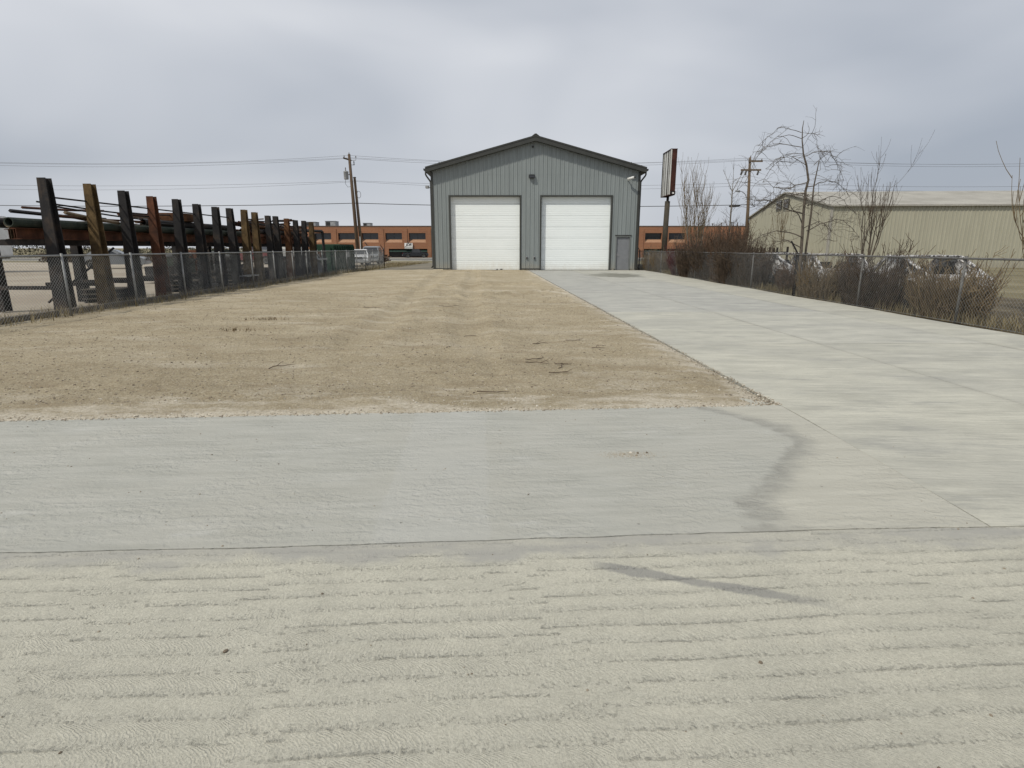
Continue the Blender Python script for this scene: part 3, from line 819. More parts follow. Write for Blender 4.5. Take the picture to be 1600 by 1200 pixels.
# footing in runs between the openings
for xa, xb in ((BX0 + 0.02, D[0][0] - 0.08), (D[0][1] + 0.08, D[1][0] - 0.08), (D[1][1] + 0.08, ED[0] - 0.06), (ED[1] + 0.06, BX1 - 0.02)):
    mb = MB(); mb.box(xa, xb, BY + 0.012, BY + 0.3, -0.1, 0.16)
    bpart(mb, 'footing', 'footing')
mb = MB(); mb.box(-5.45, -4.75, BY - 0.38, BY - 0.08, -0.05, 0.10)
bpart(mb, 'corner_footing', 'pale_block', bevel=0.02)
mb = MB(); mb.box(D[1][0] - 1.40, D[1][0] - 0.04, BY - 0.032, BY - 0.006, 0.12, 0.16); bpart(mb, 'base_flashing', 'trim')
mb = MB(); mb.box(BX0 + 0.1, D[0][0] - 0.1, BY - 0.05, BY - 0.034, 0.115, 0.165); bpart(mb, 'base_flashing', 'trim')
# corner trim
for x0, x1 in ((BX0 - 0.07, BX0 + 0.085), (BX1 - 0.085, BX1 + 0.07)):
    mb = MB(); mb.box(x0, x1, BY - 0.045, BY + 0.12, 0.10, 6.5)
    bpart(mb, 'corner_trim', 'trim')
# roof
OH = 0.42; EO = 0.36
def top(x): return rake(x) + 0.30
for sgn in (-1, 1):
    xe = (BX0 - EO) if sgn < 0 else (BX1 + EO)
    mb = MB()
    y0, y1 = BY - OH, BY + BL + 0.3
    k = int((y1 - y0) / 0.3)
    # ribbed sheet
    zt = lambda x: rake(x) + 0.27
    vs = []; fs = []
    for j in range(k + 1):
        y = y0 + (y1 - y0) * j / k
        for dy, dz in ((0, 0), (0.03, 0.03), (0.07, 0.03), (0.10, 0.0)):
            if y + dy > y1: continue
            vs += [(PKX, y + dy, zt(PKX) + dz), (xe, y + dy, zt(xe) + dz)]
    q = len(vs) // 2
    fs = [(2 * a, 2 * a + 1, 2 * a + 3, 2 * a + 2) for a in range(q - 1)]
    mb.add(vs, fs)
    bpart(mb, 'roof_panel', 'roof')
    # soffit under the eave overhang and the rake
    mb = MB(); mb.add([(PKX, BY - OH + 0.03, rake(PKX) - 0.01), (xe, BY - OH + 0.03, rake(xe) - 0.01), (xe, BY + 0.02, rake(xe) - 0.01), (PKX, BY + 0.02, rake(PKX) - 0.01)], [(0, 1, 2, 3)])
    bpart(mb, 'soffit', 'trim')
    xw = BX0 if sgn < 0 else BX1
    mb = MB(); mb.add([(xw, BY - 0.05, rake(xw) - 0.02), (xe, BY - 0.05, rake(xe) - 0.02), (xe, BY + BL, rake(xe) - 0.02), (xw, BY + BL, rake(xw) - 0.02)], [(0, 1, 2, 3)])
    bpart(mb, 'eave_soffit', 'trim')
    # rake fascia: stepped trim
    mb = MB()
    def fasc(dy0, dy1, za, zb):
        a = [(PKX, BY - OH + dy0, rake(PKX) + za), (xe, BY - OH + dy0, rake(xe) + za), (xe, BY - OH + dy0, rake(xe) + zb), (PKX, BY - OH + dy0, rake(PKX) + zb)]
        c_ = [(p[0], BY - OH + dy1, p[2]) for p in a]
        mb.add(a + c_, [(0, 1, 2, 3), (7, 6, 5, 4), (0, 4, 5, 1), (1, 5, 6, 2), (2, 6, 7, 3), (3, 7, 4, 0)])
    fasc(-0.05, 0.02, -0.03, 0.22); fasc(-0.075, 0.06, 0.22, 0.315)
    bpart(mb, 'rake_trim', 'trim')
    # gutter along the eave, with its end cap
    mb = MB(); zg = rake(xe) + 0.15
    mb.prism([(xe, zg + 0.06), (xe + sgn * 0.13, zg + 0.06), (xe + sgn * 0.12, zg - 0.05), (xe + sgn * 0.02, zg - 0.09), (xe, zg - 0.09)], 'y', BY - OH + 0.02, BY + BL)
    bpart(mb, 'gutter', 'trim')
mb = MB()
mb.prism([(PKX - 0.24, top(PKX - 0.24) - 0.01), (PKX, top(PKX) + 0.045), (PKX + 0.24, top(PKX + 0.24) - 0.01), (PKX + 0.24, top(PKX + 0.24) + 0.03), (PKX + 0.05, top(PKX) + 0.10), (PKX - 0.05, top(PKX) + 0.10), (PKX - 0.24, top(PKX - 0.24) + 0.03)], 'y', BY - OH - 0.09, BY + BL + 0.3)
bpart(mb, 'ridge_cap', 'roof')
# downspouts with elbows
for sgn, xw in ((-1, BX0 - 0.10), (1, BX1 + 0.10)):
    xe = (BX0 - EO - 0.06) if sgn < 0 else (BX1 + EO + 0.06)
    yb_ = BY + 0.05 if sgn > 0 else BY + 0.15
    mb = MB(); mb.tube([(xe, yb_, rake(xe) + 0.08), (xe, yb_, rake(xe) - 0.08), (xe - sgn * 0.05, yb_, rake(xe) - 0.18), (xw + sgn * 0.06, yb_, 5.98), (xw, yb_, 5.85), (xw, yb_, 0.35), (xw + sgn * 0.1, yb_ - 0.05, 0.2)], 0.055, 8)
    bpart(mb, 'downspout', 'trim', smooth=True)
# snow brackets on the eaves
for x in (BX0 + 0.55, BX1 - 0.62):
    mb = MB(); mb.prism([(x - 0.09, top(x) - 0.03), (x + 0.09, top(x) - 0.03), (x + 0.02, top(x) + 0.10), (x - 0.03, top(x) + 0.10)], 'y', BY - OH + 0.25, BY - OH + 0.33)
    bpart(mb, 'roof_bracket', 'trim')
# overhead doors
def groove_section(z0, z1, x0, x1, y):
    """one door leaf: shallow pinched ribs across it, lapped lip at the foot"""
    hgt = z1 - z0
    pr = [(0.0, 0.012), (0.012, 0.0)]
    nb = 5
    for q in range(nb):
        zc = hgt * (q + 0.5) / nb
        pr += [(zc - 0.022, 0.0), (zc - 0.010, 0.006), (zc + 0.010, 0.006), (zc + 0.022, 0.0)]
    pr += [(hgt - 0.014, 0.0), (hgt - 0.003, 0.016)]
    mb = MB()
    vs = []
    for zz, d in pr: vs += [(x0, y + d, z0 + zz), (x1, y + d, z0 + zz)]
    n2 = len(pr)
    vs += [(x0, y + 0.05, z0 + hgt), (x1, y + 0.05, z0 + hgt), (x0, y + 0.05, z0), (x1, y + 0.05, z0)]
    fs = [(2 * a, 2 * a + 1, 2 * a + 3, 2 * a + 2) for a in range(n2 + 1)] + [(2 * n2 + 2, 2 * n2 + 3, 1, 0)]
    return mb.add(vs, fs)
for k, (xa, xb) in enumerate(D):
    yd = BY + 0.26
    od = empty('overhead_door', (0, 0, 0)); od.parent = b
    od['label'] = ['white sectional overhead door standing over the gravel', 'white sectional overhead door opening onto the concrete'][k]
    z = 0.055
    for q in range(7):
        z1 = z + (0.66 if q == 0 else 0.752)
        bpart(groove_section(z, min(z1, 5.14) - 0.004, xa + 0.02, xb - 0.02, yd), 'door_section', 'white_door', od)
        z = z1
    mb = MB(); mb.box(xa + 0.03, xb - 0.03, yd + 0.005, yd + 0.045, 0.022, 0.052); bpart(mb, 'bottom_seal', 'rubber', od)
    # jamb linings, header lining and the dark edge trim round the opening
    for xx, s_ in ((xa, 1), (xb, -1)):
        mb = MB(); lo_, hi_ = sorted((xx, xx + s_ * 0.035)); mb.box(lo_, hi_, BY - 0.02, yd + 0.12, 0.02, DH); bpart(mb, 'jamb_lining', 'jamb')
        mb = MB(); lo_, hi_ = sorted((xx - s_ * 0.075, xx + s_ * 0.03)); mb.box(lo_, hi_, BY - 0.047, BY - 0.021, 0.05, DH + 0.09); bpart(mb, 'opening_trim', 'trim')
    mb = MB(); mb.box(xa, xb, BY - 0.02, yd + 0.12, DH - 0.003, DH + 0.035); bpart(mb, 'header_lining', 'jamb')
    mb = MB(); mb.box(xa - 0.075, xb + 0.075, BY - 0.0485, BY - 0.022, DH + 0.002, DH + 0.088); bpart(mb, 'opening_trim', 'trim')
    mb = MB(); mb.box(xa, xb, BY - 0.05, BY + 0.35, -0.06, 0.026); bpart(mb, 'door_sill', 'footing')
# frayed bottom bracket on the left door
for dx in (-1.6, -1.27, -1.34):
    mb = MB(); mb.lathe([(0.02, 0.0), (0.055, 0.02), (0.05, 0.06), (0.015, 0.085)], 7, (0.56 + dx, BY + 0.21, 0.03)); bpart(mb, 'torn_seal', 'rubber')
# entry door
mb = MB(); mb.box(ED[0] + 0.07, ED[1] - 0.07, BY + 0.055, BY + 0.10, 0.06, EDH - 0.09)
ed = bpart(mb, 'entry_door', 'entry_door')
ed['label'] = 'plain grey steel entry door'
mb = MB(); mb.box(ED[0] + 0.10, ED[0] + 0.16, BY + 0.035, BY + 0.054, 0.98, 1.2)
bpart(mb, 'lock_plate', 'chrome', ed)
mb = MB(); mb.tube([(ED[0] + 0.13, BY + 0.035, 1.06), (ED[0] + 0.13, BY - 0.01, 1.06), (ED[0] + 0.25, BY - 0.015, 1.06)], 0.012, 6)
bpart(mb, 'door_handle', 'chrome', ed)
for x0, x1, z0, z1 in ((ED[0], ED[0] + 0.065, 0.03, EDH - 0.085), (ED[1] - 0.065, ED[1], 0.03, EDH - 0.085), (ED[0] - 0.0, ED[1] + 0.0, EDH - 0.083, EDH - 0.01)):
    mb = MB(); mb.box(x0, x1, BY - 0.04, BY + 0.11, z0, z1); bpart(mb, 'door_frame', 'jamb')
mb = MB(); mb.box(ED[0] - 0.05, ED[1] + 0.05, BY - 0.06, BY + 0.03, EDH - 0.006, EDH + 0.05); bpart(mb, 'drip_cap', 'trim')
mb = MB(); mb.box(ED[0], ED[1], BY - 0.06, BY + 0.12, -0.05, 0.045); bpart(mb, 'threshold', 'footing')
# flood light over the doors
mb = MB(); mb.box(1.13, 1.53, BY - 0.20, BY - 0.034, 6.10, 6.33); fl = bpart(mb, 'flood_light', 'black', bevel=0.02)
mb = MB(); mb.add([(1.16, BY - 0.204, 6.13), (1.50, BY - 0.204, 6.13), (1.50, BY - 0.204, 6.27), (1.16, BY - 0.204, 6.27), (1.16, BY - 0.26, 6.12), (1.50, BY - 0.26, 6.12), (1.50, BY - 0.24, 6.25), (1.16, BY - 0.24, 6.25)], [(0, 1, 2, 3), (4, 7, 6, 5), (0, 4, 5, 1), (1, 5, 6, 2), (2, 6, 7, 3), (3, 7, 4, 0)])
bpart(mb, 'lens', 'glass_dark', fl)
# small junction fitting near the peak
mb = MB(); mb.box(1.32, 1.44, BY - 0.10, BY - 0.034, 8.02, 8.13); bpart(mb, 'junction_box', 'black')
# white security camera on the right
mb = MB(); mb.tube([(7.72, BY - 0.30, 6.02), (7.92, BY - 0.52, 6.06), (8.10, BY - 0.60, 6.10)], [0.075, 0.085, 0.085], 10); cm = bpart(mb, 'security_camera', 'white_plastic', smooth=True)
mb = MB(); mb.tube([(7.80, BY - 0.034, 5.98), (7.84, BY - 0.20, 5.96), (7.86, BY - 0.42, 5.98)], 0.035, 8); bpart(mb, 'bracket', 'white_plastic', cm)
mb = MB(); mb.tube([(8.08, BY - 0.595, 6.095), (8.15, BY - 0.64, 6.12)], 0.07, 10); bpart(mb, 'camera_lens', 'black', cm)
# side lamp sticking out past the left corner
mb = MB(); mb.tube([(BX0 - 0.02, BY + 0.6, 5.55), (BX0 - 0.30, BY + 0.55, 5.56)], 0.03, 8); sl = bpart(mb, 'side_camera', 'white_plastic')
mb = MB(); mb.box(BX0 - 0.50, BX0 - 0.27, BY + 0.35, BY + 0.62, 5.50, 5.68); bpart(mb, 'camera_head', 'grey_plastic', sl, bevel=0.02)
# two weatherproof outlets between the doors
for x in (1.02, 1.53):
    mb = MB(); mb.box(x - 0.065, x + 0.065, BY - 0.085, BY - 0.033, 0.80, 0.98); oc = bpart(mb, 'outlet_box', 'grey_plastic', bevel=0.012)
    mb = MB(); mb.box(x - 0.03, x + 0.05, BY - 0.12, BY - 0.086, 0.82, 0.93); bpart(mb, 'outlet_cover', 'black', oc, bevel=0.008)

# ================================================================== BRICK BUILDING
QY = 130.0; QX0, QX1 = -52.6, 62.0; QZ0, QZ1 = -0.62, 6.12
bb = empty('brick_building', (0, QY, QZ0), label='long two storey brown brick building across the street', cat='building')
QOFF = Vector((0, QY, QZ0))
def qpart(mb, name, m, parent=None, **kw):
    mb.v = [(p[0] - QOFF.x, p[1] - QOFF.y, p[2] - QOFF.z) for p in mb.v]
    return mb.build(name, m, parent or bb, **kw)
def wall_open(mb, x0, x1, z0, z1, ops, y, dep):
    gx = sorted({x0, x1} | {v for o_ in ops for v in o_[:2]}); gzz = sorted({z0, z1} | {v for o_ in ops for v in o_[2:]})
    for xa, xb in zip(gx, gx[1:]):
        for za, zb in zip(gzz, gzz[1:]):
            cx, cz = (xa + xb) / 2, (za + zb) / 2
            if any(o_[0] < cx < o_[1] and o_[2] < cz < o_[3] for o_ in ops): continue
            mb.add([(xa, y, za), (xb, y, za), (xb, y, zb), (xa, y, zb)], [(0, 1, 2, 3)])
    for a, b_, c_, d_ in ops:
        for p, q in (((a, c_), (a, d_)), ((b_, c_), (b_, d_)), ((a, c_), (b_, c_)), ((a, d_), (b_, d_))):
            mb.add([(p[0], y, p[1]), (q[0], y, q[1]), (q[0], y + dep, q[1]), (p[0], y + dep, p[1])], [(0, 1, 2, 3)])
pitch = 5.16
wins = []
k0 = -20.7
cxs = [k0 + pitch * i for i in range(-6, 13)]
for cx in cxs:
    if cx - 1.8 < QX0 + 0.7: wins.append((QX0 + 0.75, QX0 + 2.6, 2.72, 4.72)) if cx + 1.8 > QX0 + 1 else None
    elif cx < 39: wins.append((cx - 1.82, cx + 1.82, 2.72, 4.72))
lows = []
for cx in cxs:
    if cx - 2 > QX0 + 1 and cx < 39:
        if abs(cx - (k0)) < 0.1 : lows.append((-27.05, -18.45, -0.5, 1.36))
        elif abs(cx - (k0 - pitch)) < 0.1: continue
        else: lows.append((cx - 1.95, cx + 1.95, -0.5, 1.36))
mb = MB(); wall_open(mb, QX0, QX1, QZ0, QZ1, wins + lows, QY, 0.75)
mb.add([(QX0, QY, QZ0), (QX0, QY + 22, QZ0), (QX0, QY + 22, QZ1), (QX0, QY, QZ1)], [(0, 1, 2, 3)])
mb.add([(QX1, QY, QZ0), (QX1, QY + 22, QZ0), (QX1, QY + 22, QZ1), (QX1, QY, QZ1)], [(0, 1, 2, 3)])
qpart(mb, 'wall', 'brick')
mb = MB(); mb.box(QX0, QX1, QY + 0.3, QY + 22, QZ1 - 0.3, QZ1 - 0.02); qpart(mb, 'roof', 'coping')
mb = MB(); mb.box(QX0 - 0.08, QX1 + 0.08, QY - 0.10, QY + 0.32, QZ1 + 0.002, QZ1 + 0.14); qpart(mb, 'coping', 'coping')
for a, b_, c_, d_ in wins:
    mb = MB(); mb.box(a, b_, QY + 0.70, QY + 0.76, 3.36, d_); w_ = qpart(mb, 'window', 'black')
    mid = (a + b_) / 2
    for u, v in ((a + 0.07, mid - 0.04), (mid + 0.04, b_ - 0.07)):
        mb = MB(); mb.box(u, v, QY + 0.675, QY + 0.699, 3.43, d_ - 0.07); qpart(mb, 'pane', 'glass_dark', w_)
    mb = MB(); mb.prism([(QY + 0.01, c_ + 0.005), (QY + 0.76, c_ + 0.005), (QY + 0.69, 3.36), ], 'x', a + 0.005, b_ - 0.005); qpart(mb, 'sloped_sill', 'brick_pale')
for a, b_, c_, d_ in lows:
    mb = MB(); mb.box(a, b_, QY + 0.66, QY + 0.74, c_, d_); w_ = qpart(mb, 'shopfront', 'black')
    nn = max(2, round((b_ - a) / 1.5)); wd = (b_ - a) / nn
    for q in range(nn):
        mb = MB(); mb.box(a + q * wd + 0.05, a + (q + 1) * wd - 0.05, QY + 0.635, QY + 0.659, c_ + 0.35, d_ - 0.12); qpart(mb, 'pane', 'glass_dark', w_)
    mb = MB(); mb.prism([(QY - 0.05, d_ - 0.62), (QY - 0.02, d_ - 0.60), (QY + 0.63, d_ - 0.03), (QY + 0.63, d_ - 0.10)], 'x', a + 0.06, b_ - 0.06); qpart(mb, 'awning', 'awning')
for cx in cxs:
    xx = cx + pitch / 2
    if QX0 < xx < 40 and not (-27.05 < xx < -18.45):
        mb = MB(); mb.box(xx - 0.42, xx + 0.42, QY - 0.12, QY - 0.003, QZ0, QZ1 - 0.5); qpart(mb, 'pilaster', 'brick')
    elif QX0 < xx < 40:
        mb = MB(); mb.box(xx - 0.42, xx + 0.42, QY - 0.12, QY - 0.003, 1.42, QZ1 - 0.5); qpart(mb, 'pilaster', 'brick')
# shop sign
mb = MB(); mb.box(-23.50, -21.74, QY - 0.34, QY - 0.22, 1.80, 2.60); sg = qpart(mb, 'shop_sign', 'sign_white')
sg['label'] = 'white sign board with slanted black letters'
mb = MB(); mb.box(-23.50, -21.74, QY - 0.34, QY - 0.22, 1.38, 1.785); qpart(mb, 'lower_panel', 'sign_grey', sg)
mb = MB(); mb.tube([(-22.65, QY - 0.2, 2.62), (-22.7, QY - 0.5, 2.9), (-22.8, QY - 0.7, 2.82)], 0.07, 6); qpart(mb, 'sign_lamp', 'black', sg)
cu = bpy.data.curves.new('letters', 'FONT'); cu.body = 'JDR'; cu.size = 0.78; cu.shear = 0.35; cu.offset = 0.018; cu.extrude = 0.01; cu.align_x = 'CENTER'; cu.align_y = 'CENTER'
to = bpy.data.objects.new('tmp_letters', cu); C.objects.link(to)
bpy.context.view_layer.update()
lm = bpy.data.meshes.new_from_object(to.evaluated_get(bpy.context.evaluated_depsgraph_get()))
bpy.data.objects.remove(to)
lm.materials.clear(); lm.materials.append(M['black'])
lo_ = bpy.data.objects.new('lettering', lm); C.objects.link(lo_); lo_.parent = sg
lo_.location = (-22.62, -0.356, 2.22 - QZ0); lo_.rotation_euler = (R(90), 0, 0)
# wall lamp left of the sign
mb = MB(); mb.tube([(-32.2, QY - 0.02, 2.75), (-31.9, QY - 0.5, 2.5), (-31.7, QY - 0.6, 2.2)], 0.10, 6); qpart(mb, 'wall_lamp', 'black')
# rooftop plant
def rooftop(x0, x1, y0, y1, z0, z1, label, m='grey_plastic'):
    r_ = empty('rooftop_unit', ((x0 + x1) / 2, (y0 + y1) / 2, z0), label=label, cat='rooftop unit', group='plant on the brick roof')
    w, d, h = (x1 - x0) / 2, (y1 - y0) / 2, z1 - z0
    MB().box(-w, w, -d, d, 0.0, h).build('casing', m, r_, bevel=0.03)
    MB().box(-w * 0.85, -w * 0.05, -d - 0.04, -d - 0.003, h * 0.2, h * 0.88).build('intake_grille', 'black', r_)
    MB().box(w * 0.1, w * 0.86, -d - 0.02, -d - 0.003, h * 0.15, h * 0.9).build('access_panel', m, r_)
    MB().box(-w - 0.06, w + 0.06, -d - 0.06, d + 0.06, h + 0.003, h + 0.06).build('cap', 'trim', r_)
rooftop(-41.7, -39.4, 133.5, 136, QZ1 - 0.02, 7.35, 'dark boxy rooftop unit on the brick roof right of the rack')
rooftop(-46.4, -44.0, 134, 136.5, QZ1 - 0.02, 7.2, 'olive grey rooftop unit showing above the end of the steel rack')
rooftop(-33.4, -31.7, 134, 136, QZ1 - 0.02, 6.95, 'small pale grey rooftop box behind the utility poles')
for i, x in enumerate((44.6, 46.6, 48.9)):
    v_ = empty('roof_vent', (x, 133, QZ1 - 0.02), label=['leftmost', 'middle', 'rightmost'][i] + ' of three thin vents on the brick roof by the slender tree', cat='vent', group='vents on the brick roof')
    MB().tube([(0, 0, 0), (0, 0, 0.55 + 0.15 * i)], 0.10, 8).build('pipe', 'coping', v_)
    MB().lathe([(0.09, 0.56 + 0.15 * i), (0.24, 0.6 + 0.15 * i), (0.24, 0.7 + 0.15 * i), (0.05, 0.8 + 0.15 * i)], 10).build('hood', 'coping', v_)
# ================================================================== UTILITY POLES AND WIRES
PY = 70.0
GZ = gz(PY)
def insulator(mb, x, y, z, h=0.22):
    mb.lathe([(0.03, z), (0.07, z + h * 0.25), (0.035, z + h * 0.45), (0.065, z + h * 0.6), (0.03, z + h)], 8, (x, y, 0))
p1 = empty('utility_pole', (-18.5, PY, GZ), label='tall brown utility pole with transformer, left of its shorter twin', cat='utility pole')
lean = lambda z: -0.10 * z / 12.2
MB().tube([(0.30, 0, 0), (0.12, 0, 6), (-0.08, 0, 12.1)], [0.23, 0.20, 0.15], 12).build('pole', 'pole_wood', p1, smooth=True)
MB().add(*(lambda: ([(-0.65, -0.5, 11.55), (0.1, 0.10, 11.38), (0.1, 0.22, 11.38), (-0.65, -0.38, 11.55), (-0.65, -0.5, 11.73), (0.1, 0.10, 11.55), (0.1, 0.22, 11.55), (-0.65, -0.38, 11.73)],
    [(0, 3, 2, 1), (4, 5, 6, 7), (0, 1, 5, 4), (1, 2, 6, 5), (2, 3, 7, 6), (3, 0, 4, 7)]))()).build('crossarm', 'pole_wood', p1)
for x, y, z in ((-0.55, -0.40, 11.71), (-0.08, 0.0, 12.08), (0.62, 0.2, 11.75)):
    m = MB(); insulator(m, x, y, z); m.build('insulator', 'porcelain', p1)
MB().tube([(0.05, 0.1, 11.45), (0.62, 0.2, 11.5), (0.62, 0.2, 11.76)], 0.03, 6).build('arm_bracket', 'steel', p1)
tr = MB().lathe([(0.0, 9.35), (0.24, 9.36), (0.27, 9.45), (0.27, 10.15), (0.29, 10.17), (0.29, 10.22), (0.12, 10.30)], 16, (-0.52, -0.15, 0)).build('transformer', 'grey_plastic', p1, smooth=True)
m = MB(); insulator(m, -0.55, -0.15, 10.28, 0.4); m.build('bushing', 'porcelain', tr)
MB().tube([(-0.28, -0.1, 9.9), (0.0, 0, 9.9)], 0.05, 6).build('hanger', 'steel', tr)
MB().tube([(-0.6, -0.15, 9.4), (-0.68, -0.1, 8.9), (-0.45, 0, 8.55), (0.02, 0.05, 8.6)], 0.02, 5).build('drop_cable', 'cable', tr)
m = MB(); insulator(m, 0.42, 0.0, 10.9, 0.5); m.tube([(0.05, 0, 10.95), (0.42, 0, 10.95)], 0.025, 5); m.build('cutout_fuse', 'black', p1)
MB().tube([(0.58, 0.05, 0), (0.60, 0.05, 3.0)], 0.045, 6).build('conduit', 'white_plastic', p1)

p2 = empty('utility_pole', (-18.14, PY + 0.5, GZ), label='shorter brown utility pole leaning beside the transformer pole', cat='utility pole')
MB().tube([(0.30, 0, 0), (0.10, 0, 5), (-0.10, 0, 9.7)], [0.19, 0.17, 0.14], 12).build('pole', 'pole_light', p2, smooth=True)
m = MB(); m.tube([(-0.25, -0.1, 9.62), (0.08, 0.0, 9.64)], 0.05, 6); m.build('head_bracket', 'black', p2)
m = MB()
ring = [(0.30 + 0.22 * math.cos(a), -0.05, 7.75 + 0.38 * math.sin(a)) for a in [2 * math.pi * i / 16 for i in range(17)]]
m.tube(ring, 0.022, 5); m.tube([(-0.05, 0, 8.3), (0.2, -0.05, 8.1)], 0.02, 5); m.build('cable_coil', 'cable', p2)

p3 = empty('utility_pole', (27.45, PY, GZ), label='utility pole with two short crossarms and a lamp arm beside the beige shed', cat='utility pole')
MB().tube([(0.15, 0, 0), (0.02, 0, 6), (-0.28, 0, 11.75)], [0.21, 0.18, 0.13], 12).build('pole', 'pole_light', p3, smooth=True)
MB().box(-0.45, 1.15, -0.2, -0.06, 11.25, 11.42).build('crossarm', 'pole_light', p3)
MB().box(-1.25, 1.05, -0.21, -0.07, 10.30, 10.48).build('crossarm', 'pole_light', p3)
for x, z in ((-0.35, 11.41), (1.05, 11.41), (-0.25, 11.74)):
    m = MB(); insulator(m, x, -0.1, z); m.build('insulator', 'porcelain', p3)
for x in (-1.1, -0.62, 0.78):
    m = MB(); m.tube([(x, -0.14, 10.3), (x - 0.12, -0.16, 9.85)], [0.09, 0.11], 7); m.build('fuse_holder', 'black', p3)
la = MB().tube([(-0.1, 0, 7.05), (-0.55, -0.2, 7.75), (-1.0, -0.4, 8.0), (-1.5, -0.6, 8.05)], 0.04, 6).build('lamp_arm', 'steel', p3)
MB().tube([(-1.35, -0.54, 8.02), (-1.9, -0.75, 8.06)], [0.13, 0.08], 8).build('lamp_head', 'grey_plastic', la, smooth=True)

def wire(label, sup, sag, r, m='cable', y=PY, thick=None):
    pts = []
    for (xa, za), (xb, zb) in zip(sup, sup[1:]):
        k = 14
        for i in range(k):
            t = i / k
            pts.append((xa + (xb - xa) * t, y, za + (zb - za) * t - sag * 4 * t * (1 - t)))
    pts.append((sup[-1][0], y, sup[-1][1]))
    mb = MB().tube(pts, r, 4)
    o = mb.build('power_line', m)
    return tag(o, label, 'power line', 'overhead lines along the street')
xsup = (-70.0, -18.5, 27.3, 76.0)
def sup(a, b_): return [(xsup[0], a - 0.3), (xsup[1], a), (xsup[2], b_), (xsup[3], b_ + 0.1)]
wire('topmost thin overhead wire running between the tall utility poles', sup(11.82, 11.55), 0.75, 0.012, 'cable_grey', PY - 0.0)
wire('thin overhead wire just below the topmost one', sup(11.45, 11.25), 0.75, 0.012, 'cable_grey', PY - 0.4)
wire('thin overhead wire offset behind the top of the poles', sup(11.62, 11.4), 0.55, 0.011, 'cable_grey', PY + 0.3)
wire('upper of the paired overhead wires at transformer height', [(-70, 8.9), (-18, 9.12), (27.3, 8.9), (76, 8.9)], 0.45, 0.012, 'cable_grey', PY + 0.4)
wire('lower of the paired overhead wires at transformer height', [(-70, 8.5), (-18, 9.05), (27.3, 8.6), (76, 8.6)], 0.62, 0.011, 'cable_grey', PY + 0.6)
wire('thick black telephone cable, lowest of the overhead lines', [(-70, 6.55), (-18.1, 6.63), (27.4, 6.45), (76, 6.4)], 0.30, 0.034, 'cable', PY + 0.25)
o = MB().tube([(25.3, PY + 0.25, 6.28), (25.45, PY + 0.25, 6.27), (26.5, PY + 0.25, 6.34), (26.65, PY + 0.25, 6.36)], [0.04, 0.12, 0.12, 0.04], 8).build('splice_case', 'black', smooth=True)
tag(o, 'black splice case hanging on the thick telephone cable near the right pole', 'splice case')

# ================================================================== CHAIN LINK FENCES
def chain_fence(name, label, x_of, y0, y1, H, posts, heavy=(), pitch=0.08, metal='steel'):
    f = empty(name, (x_of(y0), y0, 0), label=label, cat='fence', group=None)
    ox = x_of(y0)
    mb = MB()
    r = 0.0021
    n = int((y1 - y0) / pitch)
    zb = 0.05
    tri = [(r, 0), (-r * 0.5, r * 0.87), (-r * 0.5, -r * 0.87)]
    for i in range(-int(H / pitch), n):
        for d in (1, -1):
            a = i * pitch; c_ = a + (H - zb)
            ta = max(0.0, -a) ; tb = min(H - zb, (y1 - y0) - a)
            if tb - ta < 0.05: continue
            ya, yb2 = a + ta, a + tb
            za, zc = zb + ta, zb + tb
            if d < 0:
                za, zc = H - ta, H - tb
            xa, xb = x_of(y0 + ya) - ox + d * 0.002, x_of(y0 + yb2) - ox + d * 0.002
            vs = [(xa + u, ya, za + w) for u, w in tri] + [(xb + u, yb2, zc + w) for u, w in tri]
            mb.add(vs, [(0, 1, 4, 3), (1, 2, 5, 4), (2, 0, 3, 5)])
    me = bpy.data.meshes.new('chain_link_mesh'); me.from_pydata(mb.v, [], mb.f); me.materials.append(M['wire'])
    o = bpy.data.objects.new('chain_link_mesh', me); C.objects.link(o); o.parent = f; o['kind'] = 'stuff'
    k = 12
    MB().tube([(x_of(y0 + (y1 - y0) * i / k) - ox, (y1 - y0) * i / k, H) for i in range(k + 1)], 0.021, 7).build('top_rail', metal, f, smooth=True)
    MB().tube([(x_of(y0 + (y1 - y0) * i / k) - ox + 0.008, (y1 - y0) * i / k, 0.06) for i in range(k + 1)], 0.004, 4).build('tension_wire', 'wire', f)
    for y in posts:
        tall, rad = 0.05, 0.026
        if y in heavy: rad = 0.045
        po = MB().tube([(x_of(y) - ox + 0.03, y - y0, -0.1), (x_of(y) - ox + 0.03, y - y0, H + tall)], rad, 9).build('post', 'rust_black' if y in heavy else metal, f, smooth=True)
        if y in heavy:
            MB().tube([(x_of(y) - ox + 0.03, y - y0, H + 0.03), (x_of(y) - ox - 0.22, y - y0, H + 0.42)], 0.026, 6).build('barbed_wire_arm', 'rust_black', po)
    return f, ox
fl_posts = [8.2, 10.6, 13.0, 15.4, 17.8, 20.2, 22.7, 24.9, 27.1, 29.0, 31.5, 34.0, 36.4, 38.8, 41.2, 43.6, 45.6, 47.6]
chain_fence('chain_link_fence', 'galvanised chain link fence along the left edge of the gravel yard', lambda y: -9.90 - 0.0118 * (y - 9), 6.0, 47.7, 1.375, fl_posts, (47.6,))
chain_fence('chain_link_fence', 'chain link fence with brush growing through it beside the concrete driveway', lambda y: 9.12 + 0.004 * (y - 10), 6.0, 58.0, 1.335, [8.4, 11.9, 15.4, 19.0, 22.5, 26.0, 29.6, 33.0, 36.6, 40.0, 43.0, 47, 51, 55], (19.0, 43.0), metal='steel_dull')
